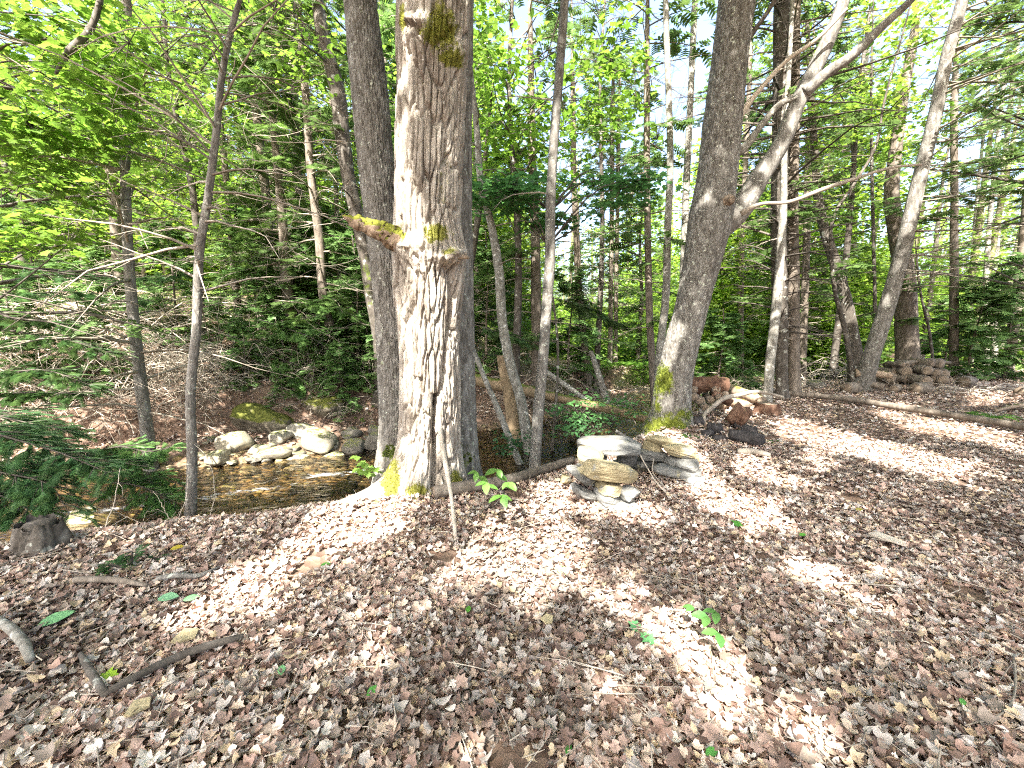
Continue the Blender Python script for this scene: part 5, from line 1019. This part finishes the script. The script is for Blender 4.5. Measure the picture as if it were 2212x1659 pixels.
dead_fan('thin bare forked twigs rising from the bank left of the right thin trunk', [(0, at(330, 1330, 3.2), at(372, 1240, 3.4), at(380, 1150, 3.6), at(400, 1080, 3.8), at(408, 1010, 3.9)), (0, at(372, 1240, 3.4), at(340, 1180, 3.5), at(300, 1130, 3.7), at(230, 1100, 3.8)), (0, at(380, 1150, 3.6), at(350, 1090, 3.8), at(330, 1060, 3.9)), (0, at(410, 1230, 3.7), at(425, 1180, 3.7), at(460, 1090, 3.9), at(455, 1000, 4.0), at(420, 960, 4.1))], 2, .007)
mb = MB(); C = curve([at(222, -90, 5.2), at(214, 10, 5.0), at(190, 70, 4.9), at(150, 110, 4.8), at(120, 160, 4.7)], 26); tube(mb, C, np.interp(np.linspace(0, 1, 26), [0, .8, 1], [.018, .036, .012])*(1+.25*(rng.random(26)-.5)), 9, C=(0, 0, 0), jit=.2)
solo('dead_branch', mb, M_['bark_dark'], C[0], 'thick broken dark branch end hanging in the upper left leaves', 'branch')
# long thin bare looping twigs before the left background
def loops(lab, box, Y, n, seed, m='twig_pale', rad=.0045, L=(.8, 1.8)):
    r = np.random.default_rng(seed); c = at((box[0]+box[2])/2, (box[1]+box[3])/2, Y); t = thing('hanging_twigs', c, lab, 'twigs')
    for k in range(n):
        p = at(box[0]+(box[2]-box[0])*r.random(), box[1]+(box[3]-box[1])*r.random(), Y+r.normal(0, .5)); l = L[0]+(L[1]-L[0])*r.random(); a = r.random()*6.28; d = np.array([math.cos(a), .5*math.sin(a), r.normal(-.1, .3)]); tt = np.linspace(0, 1, 10)[:, None]
        Q = p+d*l*(tt-.5)+np.array([0, 0, 1])*l*.9*(tt-.5)**2*r.choice([1, 1, -1])*r.random()+np.cumsum(r.normal(0, .018*l, (10, 3)), 0)
        mb = MB(); tube(mb, Q, np.linspace(rad*(.6+.8*r.random()), rad*.3, 10), 4, C=(.38,)*3, cap=False)
        for j in range(4):
            i = int(r.integers(2, 9)); dd = nrm(Q[i]-Q[i-1]+r.normal(0, .7, 3)); tube(mb, np.array([Q[i], Q[i]+dd*l*.15, Q[i]+nrm(dd+r.normal(0, .4, 3))*l*.28]), [rad*.5, rad*.35, rad*.2], 3, C=(.5,)*3, cap=False)
        mb.build('twig', M_[m], t)
loops('pale bare twigs looping between the two slender trunks', (260, 120, 520, 440), 6.2, 26, 1)
loops('pale bare twigs looping in front of the large grey trunk', (560, 120, 850, 520), 5.6, 22, 2)
loops('dark bare twigs slanting down across the upper left leaves', (0, 0, 420, 420), 6.6, 34, 3, 'twig_dark', .006, (1.2, 2.6))
loops('fine bare twigs low between the slender trunks', (300, 450, 800, 760), 7.4, 30, 4, 'twig', .0045)

# ================================================================== green plants
def spray_plant(name, lab, pts, n, rad, size, seed, col=G_NEEDLE, cat='conifer branch', fr=(FR, FRF), boughs=None, tilt=.25, yaw=None):
    """a bough of flat needle sprays spread along a few branch lines (world points)"""
    r = np.random.default_rng(seed); b = np.array(pts[0][0]); t = thing(name, b, lab, cat); FX = []; FO = []
    for line in pts:
        C = curve(np.array(line), 14); mb = MB(); tube(mb, C, np.linspace(.012, .003, 14), 6, C=(.5,)*3)
        for k in range(n):
            i = int(r.integers(2, 14)); d = nrm(C[i]-C[i-1]); s = r.choice([-1, 1]); sd = nrm(np.cross(d, [0, 0, 1]))*s; dv = nrm(d*.6+sd*(.5+.5*r.random())+np.array([0, 0, r.normal(-.12, .12)])); l = rad*(.4+.8*r.random())*(1.15-i/16)
            e = C[i]+dv*l; tube(mb, np.array([C[i], (C[i]+e)/2, e-[0, 0, .06*l]]), [.004, .003, .0015], 4, C=(.5,)*3, cap=False)
            for q in np.arange(0, l, size*.40): FX.append(nrm(dv+r.normal(0, .22, 3)+[0, 0, -.1])); FO.append(C[i]+dv*q)
        mb.build('branch', M_['twig_dark'], t)
    m = len(FX); N = MB(); up = np.stack([r.normal(0, tilt, m), r.normal(0, tilt, m), np.ones(m)], 1); inst(N, fr[0], fr[1], frames(np.array(FX), up, size*(.7+.6*r.random(m))), np.array(FO), gcol(m, col, .3, .15, r)); N.build('foliage', M_['needle'], t, smooth=False)
    return t
FRN, FRNF = frond_t(15, .34, .020, .18)
CED = (.055, .13, .05)
spray_plant('hemlock_bough', 'soft green hemlock boughs low at the left edge above the bank', [[at(-120, 900, 3.9), at(0, 940, 3.8), at(120, 975, 3.8), at(230, 1020, 3.7)], [at(-120, 990, 3.6), at(0, 1020, 3.5), at(110, 1050, 3.5), at(150, 1110, 3.4)], [at(-100, 1050, 3.7), at(0, 1070, 3.6), at(60, 1100, 3.5)], [at(-120, 940, 4.4), at(30, 950, 4.4), at(180, 985, 4.4), at(330, 1010, 4.3)], [at(-120, 870, 4.5), at(0, 900, 4.4), at(140, 930, 4.3)]], 62, .46, .125, 11, (.06, .14, .055), fr=(FRN, FRNF))
spray_plant('hemlock_bough', 'bright green sprays over the water in front of the leftmost slender trunk', [[at(180, 985, 4.9), at(260, 965, 4.8), at(330, 975, 4.7), at(385, 960, 4.7)], [at(220, 1040, 4.6), at(300, 1050, 4.5), at(380, 1085, 4.4)], [at(120, 1010, 5.0), at(250, 1005, 5.0), at(400, 1050, 4.9)]], 52, .36, .12, 12, (.09, .19, .06), fr=(FRN, FRNF))
spray_plant('hemlock_bough', 'dark needle boughs at the left edge at mid height', [[at(-150, 760, 5.2), at(0, 745, 5.2), at(120, 730, 5.2), at(230, 760, 5.2)], [at(-150, 830, 4.9), at(-10, 810, 4.9), at(100, 800, 4.8), at(190, 830, 4.7)], [at(-120, 690, 5.6), at(20, 690, 5.5), at(150, 700, 5.4)], [at(-150, 880, 5.0), at(20, 850, 5.0), at(180, 850, 4.9)]], 56, .46, .12, 13, (.05, .11, .035), fr=(FRN, FRNF))
spray_plant('hemlock_bough', 'hemlock boughs crossing the leftmost slender trunk at mid height', [[at(-60, 560, 6.8), at(100, 585, 6.8), at(260, 600, 6.8), at(420, 590, 6.8)], [at(0, 640, 7.0), at(150, 630, 7.0), at(330, 650, 7.0)]], 24, .5, .2, 14, (.05, .12, .04))
spray_plant('hemlock_bough', 'boughs coloured pale for sunlight, hanging on the slope between the slender trunks and the snag', [[at(560, 690, 8.8), at(620, 710, 8.6), at(690, 740, 8.4), at(730, 780, 8.3)], [at(570, 760, 8.6), at(630, 790, 8.4), at(670, 850, 8.2)], [at(600, 640, 9), at(680, 650, 8.8), at(760, 680, 8.6)]], 26, .5, .19, 15, (.11, .21, .06))  # sunlight on these boughs is put into their paler green
p = gnd(282, 1235); spray_plant('hemlock_seedling', 'tiny green hemlock seedling on the litter below the bank at the left', [[p, p+[.02, 0, .10], p+[.06, -.03, .16]], [p, p+[-.08, -.02, .06], p+[-.16, -.03, .06]], [p, p+[.08, .05, .05], p+[.18, .05, .04]]], 12, .10, .055, 16, CED, 'seedling', fr=(FRN, FRNF))
spray_plant('hemlock_bough', 'dark hemlock boughs beyond the water right of the snag', [[at(1020, 700, 9), at(1090, 720, 9), at(1150, 740, 9)], [at(1180, 640, 9.4), at(1260, 660, 9.4), at(1340, 700, 9.4)]], 30, .6, .22, 17, (.04, .085, .03))

def broadleaf(name, lab, base, stems, seed, size, col, nl=5, cat='seedling', tmpl=OVAL, pair=True, rs=.003, droop=.3):
    """small plant: stems with leaves; each leaf a part"""
    r = np.random.default_rng(seed); t = thing(name, base, lab, cat); mb = MB(); T_, F_ = star(tmpl, -.35, .18)
    LV = []
    for tip in stems:
        C = curve([base, (np.array(base)*.5+np.array(tip)*.5)+[0, 0, .04], tip], 8); tube(mb, C, np.linspace(rs, rs*.5, 8), 5, C=(.4,)*3)
        for k in range(nl):
            f = 7-int(k//2*1.3) if k else 7; q = C[max(3, f)]; d = nrm(C[-1]-C[-2]); d[2] = 0; sd = nrm(np.cross(d+1e-3, [0, 0, 1])); s = (1 if k % 2 else -1)
            dv = nrm(d*(1 if k == 0 else .35)+sd*s*(0 if k == 0 else 1)+np.array([0, 0, -droop+r.normal(0, .12)])+r.normal(0, .12, 3)); LV.append((q, dv, size*(.8+.4*r.random())))
    mb.build('stem', M_['twig'], t)
    for q, dv, s in LV:
        m = MB(); n = 1; inst(m, T_, F_, frames(dv[None], np.array([[r.normal(0, .2), r.normal(0, .2)-.25, 1]]), [s]), np.array([q]), gcol(1, col, .15, .1, r)); m.build('leaf', M_['mapleleaf'], t, smooth=True)
    return t
b = gnd(1052, 1098); broadleaf('beech_seedling', 'bright green seedling with large oval leaves in front of the short log', b, [at(1030, 1018, 3.25), at(1075, 1012, 3.3), at(1098, 1040, 3.15), at(1050, 1040, 3.05), at(1085, 1068, 3.0)], 1, .105, (.10, .24, .045), nl=3, droop=.35)
b = gnd(806, 1060); broadleaf('maple_seedling', 'small maple seedling at the bank edge left of the snag roots', b, [at(790, 1000, 4.2), at(772, 985, 4.3), at(812, 1010, 4.2), at(795, 1020, 4.1), at(778, 1012, 4.2)], 2, .10, (.13, .24, .04), nl=3, tmpl=MAPLE)
b = gnd(1545, 1345); broadleaf('ash_seedling', 'low green seedling with oval leaflets alone in the litter at right of centre', b, [at(1500, 1312, 1.97), at(1548, 1320, 1.9), at(1552, 1365, 1.78), at(1530, 1330, 1.86)], 3, .072, (.07, .20, .05), nl=2, droop=.1)
def shrubby(name, lab, base, boxes, Y, n, seed, size, col, tmpl=OVAL, cat='shrub', nl=9, rad=.13, yel=.05):
    r = np.random.default_rng(seed); t = thing(name, base, lab, cat); cc = np.vstack([px_clusters(n, b, Y, r, clump=.2, seed=seed) for b in boxes]); W = MB(); C = MB()
    for c in cc[::2]: tube(W, curve([np.array(base)+r.normal(0, .05, 3)*[1, 1, 0], (np.array(base)+c)/2+[0, 0, .08], c], 7), np.linspace(.006, .002, 7), 4, C=(.5,)*3, cap=False)
    O, Mx, ccol, T_, F_ = leaf_cluster(C, cc, nl, rad, size, col, r, tmpl, .3, yel); inst(C, T_, F_, Mx, O, ccol); W.build('stems', M_['twig'], t); C.build('leaves', M_['mapleleaf'], t, smooth=False); return t
shrubby('elder_shrub', 'shrub with layered oval green leaves left of the mossy foot of the leaning tree', gnd(1290, 945), [(1200, 850, 1380, 905)], (6.3, 7.2), 46, 1, .085, (.075, .19, .06))
shrubby('elder_shrub', 'low green leaves above the dark water behind the thin lichen sapling', gnd(1235, 958), [(1180, 880, 1270, 945), (1240, 905, 1330, 945)], (5.9, 6.6), 18, 2, .075, (.05, .14, .05))
shrubby('elder_shrub', 'small dark-leaved shrub at the foot of the curving pale sapling', gnd(1112, 972), [(1085, 925, 1140, 975)], (5.6, 6.0), 16, 3, .08, (.045, .13, .05))
def fern(lab, px, py, n, L, seed, col=(.06, .16, .03), p=None):
    r = np.random.default_rng(seed); g = gnd(px, py) if p is None else p; t = thing('fern', g, lab, 'fern')
    for k in range(n):
        a = 2*math.pi*k/n+r.normal(0, .25); l = L*(.7+.5*r.random()); tt = np.linspace(0, 1, 9); d = np.array([math.cos(a), math.sin(a), 0]); Q = g+d*l*tt[:, None]*.85+np.array([0, 0, 1])*(l*(.85*tt-.75*tt**2))[:, None]
        m = MB(); tube(m, Q, np.linspace(.003, .001, 9), 3, C=(.1, .25, .05), cap=False); X = []; O = []; S = []
        for q in np.linspace(.12, .98, 15):
            c = np.array([np.interp(q, tt, Q[:, i]) for i in range(3)]); w_ = l*.30*math.sin(math.pi*min(1, .25+.78*(1-q)))
            for s in (-1, 1): X.append(nrm(np.cross(d, [0, 0, 1])*s+d*.35+[0, 0, -.15])); O.append(c); S.append(w_)
        T_ = np.array([(0, 0, 0), (.4, .11, -.02), (1, 0, -.1), (.4, -.11, -.02)]); inst(m, T_, LF4, frames(np.array(X), np.tile([0, 0, 1.], (len(X), 1)), np.array(S)), np.array(O), gcol(len(X), col, .2, .2, r)); m.build('frond', M_['mapleleaf'], t, smooth=False)
for q, (x, y, n, L, lab) in enumerate([(1110, 985, 9, .34, 'dark fern at the near bank left of the lichen sapling'), (1138, 992, 8, .30, 'fern touching the left side of the lichen sapling foot'), (1190, 985, 10, .36, 'fern right of the lichen sapling foot'), (1215, 970, 9, .34, 'fern under the dark water edge farther right of the lichen sapling'), (1245, 975, 8, .28, 'small fern behind the tilted slab of the fire ring'),
                                         (1488, 945, 8, .16, 'tiny fern tuft between the fire ring and the charred blocks'), (1664, 958, 9, .16, 'small bright fern right of the black charred log'), (2142, 905, 12, .34, 'green fern behind the long fallen log at the right'), (1880, 1010, 0, .1, '')]):
    if n: fern(lab, x, y, n, L, q+1, (.09, .22, .03) if q in (6, 7) else (.045, .13, .03))
for q, (px, Y, L, lab) in enumerate([(1790, 13.8, .8, 'sunlit ferns in the clearing above the brush heap'), (1760, 14.6, .8, 'sunlit ferns left in the clearing above the brush heap'), (1830, 14.8, .7, 'sunlit ferns behind the dark curved cedar'), (1380, 14.5, .9, 'bright ferns in the opening left of the smooth grey pole'), (1350, 15.5, .9, 'bright ferns deeper in the opening beyond the stream'), (1450, 15, .8, 'ferns behind the large leaning tree'), (1300, 14, .8, 'ferns below the twin dark stems')]):
    p = at(px, 720, Y); fern(lab, 0, 0, 14, L, 40+q, (.10, .22, .03), (p[0], Y, h1(p[0], Y)))
# fallen green leaves and sprigs on the litter
for q, (x, y, wd, yaw, c, lab) in enumerate([(125, 1352, 60, .9, (.16, .36, .16), 'large pale green leaf lying at the left'), (238, 1482, 44, .2, (.26, .42, .02), 'bright lime maple leaf above the end of the fallen branch'), (610, 1466, 30, 2, (.16, .36, .16), 'small mint green leaf left of centre'), (806, 1512, 32, 1, (.08, .26, .05), 'small green two-part leaf near the bottom'), (1218, 1246, 28, .4, (.2, .38, .12), 'green leaf in the bright central sun patch'),
                                              (704, 1234, 22, .4, (.06, .2, .03), 'dark green leaf on the shaded litter before the snag'), (1012, 1332, 22, 1.4, (.08, .24, .03), 'green leaf below the leaning stick'), (1372, 1368, 34, 1.0, (.12, .34, .14), 'upper of two mint green leaves right of centre'), (1396, 1394, 40, 2.2, (.14, .38, .14), 'lower of two mint green leaves right of centre'), (1536, 1648, 34, .3, (.08, .26, .05), 'green leaf at the bottom edge'),
                                              (1228, 1642, 24, .9, (.05, .2, .03), 'dark green leaf near the bottom centre'), (365, 1306, 44, .1, (.16, .34, .18), 'pale green leaf left of its twin near the curved stick'), (415, 1308, 32, .3, (.16, .34, .16), 'pale green leaf right of its twin near the curved stick'), (1592, 1142, 26, .8, (.08, .26, .04), 'green sprig right of the fire ring'), (2076, 1538, 22, .6, (.1, .3, .06), 'small green leaf at the lower right'), (1733, 1168, 18, .2, (.1, .3, .04), 'tiny green leaf on the right side litter'),
                                              (385, 1196, 26, .5, (.35, .28, .03), 'yellow leaf near the bank at the left'), (1855, 1112, 18, .2, (.32, .28, .05), 'yellowish leaf on the right side litter')]):
    g = gnd(x, y); s = msize(x, y, g[1], wd); m = MB(); T_, F_ = star(MAPLE if q in (1, 4, 7, 8, 13) else OVAL, -.2, .15); T_ = T_-[.5, 0, 0]
    inst(m, T_, F_, frames(np.array([[math.cos(yaw), math.sin(yaw), .08]]), np.array([[.1, -.25, 1]]), [s]), np.array([g+[0, 0, .05]]), np.array([c])); solo('fallen_green_leaf', m, M_['dead'], g, lab, 'leaf')

# ================================================================== leaf litter
PAL = np.array([(.33, .235, .19), (.47, .37, .285), (.40, .355, .32), (.15, .10, .08), (.47, .365, .24), (.25, .165, .13), (.54, .485, .42), (.25, .205, .17)])
def litter_pts(n, ylo, yhi, r, xs=1.35, pad=.7):
    y = yhi*np.sqrt(r.random(n)*(1-(ylo/yhi)**2)+(ylo/yhi)**2); y = np.clip(y, ylo, yhi); x = (r.random(n)*2-1)*(y*xs+pad); return x, y
def bake_litter(name, n, ylo, yhi, size, tmpl, seed, lift=(.0, .035), far=False):
    r = np.random.default_rng(seed); x, y = litter_pts(n, ylo, yhi, r); d = sdist(x, y)
    k = ((d < -1.22-.25*r.random(n)) | ((d > 1.55+.3*r.random(n)) & (r.random(n) < .8))) & (fbm(x*2.2, y*2.2, None, 3, 3) > .20); x, y = x[k], y[k]; n = len(x)
    M = MB(); which = r.integers(0, len(tmpl), n)
    for q, (T_, F_) in enumerate(tmpl):
        s = which == q; m = int(s.sum()); X_, Y_ = x[s], y[s]; z = hgt(X_, Y_)+lift[0]+(lift[1]-lift[0])*r.random(m)**1.5
        dark = np.clip(fbm(X_*1.3, Y_*1.3, None, 3, 31)*1.6+.25, .7, 1.25)[:, None]
        c = np.array([1.12, 1.12, 1.14])*PAL[r.choice(8, m, p=[.2, .18, .15, .14, .06, .08, .09, .10])]*(.8+.45*r.random((m, 1)))*dark
        inst(M, T_, F_, rframes(m, size*(.45+1.0*r.random(m)**1.4), .40, r), np.stack([X_, Y_, z], 1), c)
    return M, n
def dl(pts, c, f, sx=1.0): T_, F_ = star(pts, c, f); return T_-[.5, 0, 0], F_
RAG1 = [(0, 0), (.1, .22), (.3, .18), (.38, .42), (.6, .30), (.7, .36), (.86, .12), (1, 0)]; RAG2 = [(0, 0), (.04, .30), (.35, .42), (.5, .24), (.8, .30), (1, 0)]
TN = [dl(RAG1, .9, -.4), dl(RAG2, -.7, .4), dl(RAG2, 1.2, .2), dl(MAPLE, 1.0, -.3), dl(MAPLE, -.9, .5), dl(MAPLE, .3, .8), dl(OVAL, 1.2, -.4), dl(OVAL, -.6, .9), dl(MAPLE, 1.5, -.8), dl(ML5, 1.0, .5), dl(KITE, -1.2, 1.0)]
TF = [dl(OVAL, .5, -.3), dl(KITE, -.5, .5), dl(ML5, .4, .3)]
for a in ((40000, .5, 2.6, .047, TN, 1), (80000, 2.4, 5.6, .047, TN, 2)):
    M, n = bake_litter('leaf_litter', *a, lift=(.0, .04)); tag(M.build('leaf_litter', M_['dead'], smooth=True), 'dry brown curled leaves carpeting the near clearing' if a[5] == 1 else 'dry brown leaves carpeting the ground round the snag and fire ring', 'leaf litter', kind='stuff')
M, n = bake_litter('leaf_litter', 100000, 5.4, 15, .064, TF, 3, (.0, .05)); tag(M.build('leaf_litter', M_['dead'], smooth=True), 'dry brown leaves over the far clearing and banks', 'leaf litter', kind='stuff')
# the largest nearest leaves one by one
r = np.random.default_rng(44); LM = []
for q, (T_, F_) in enumerate(TN):
    for c in range(3):
        m = MB(); m.add(T_, F_, None, PAL[(q*3+c*2) % 8]*1.1); LM.append(m.mesh('leaf', M_['dead']))
k = 0
while k < 290:
    px, py = -20+2260*r.random(), 1380+300*r.random()
    g = gnd(px, py); s = .04+.035*r.random(); o = link('leaf', LM[int(r.integers(0, len(LM)))], ground); o.location = (g[0], g[1], g[2]+.045+.015*r.random()); o.rotation_euler = (r.normal(0, .3), r.normal(0, .3), r.random()*6.28); o.scale = (s, s, s); k += 1
# twigs in the litter
M = MB(); r = np.random.default_rng(9)
for q in range(900):
    y = .8+9*r.random()**1.3; x = (r.random()*2-1)*(y*1.3+.5)
    if sdist(np.array([x]), np.array([y]))[0] > -1.2: continue
    l = .08+.35*r.random()**2; a = r.random()*6.28; c = np.array([x, y, h1(x, y)+.055]); d = np.array([math.cos(a), math.sin(a), r.normal(0, .06)])*l; tube(M, np.array([c-d/2, c+r.normal(0, .06*l, 3)*[1, 1, .3], c+d/2]), [.003, .0028, .0012], 4, C=(.35+.4*r.random(),)*3, cap=False)
tag(M.build('twig_litter', M_['twig']), 'small dead twigs scattered through the leaf litter', 'twigs', kind='stuff')
# pebbles of the stream bed
M = MB(); r = np.random.default_rng(19); V, F = ico(1); n = 5000; x = -9+18*r.random(n); y = np.interp(x, SX, SY)+(r.random(n)*2-1)*1.6; z = hgt(x, y)
s = .03+.07*r.random(n)**2; inst(M, V*[1, .8, .5], F, rframes(n, s, .2, r), np.stack([x, y, z], 1), np.array([(.50, .38, .23), (.40, .34, .25), (.24, .20, .15), (.62, .55, .42)])[r.integers(0, 4, n)]*(.7+.5*r.random((n, 1))))
tag(M.build('stream_pebbles', M_['rock']), 'golden brown pebbles covering the stream bed', 'pebbles', kind='stuff')
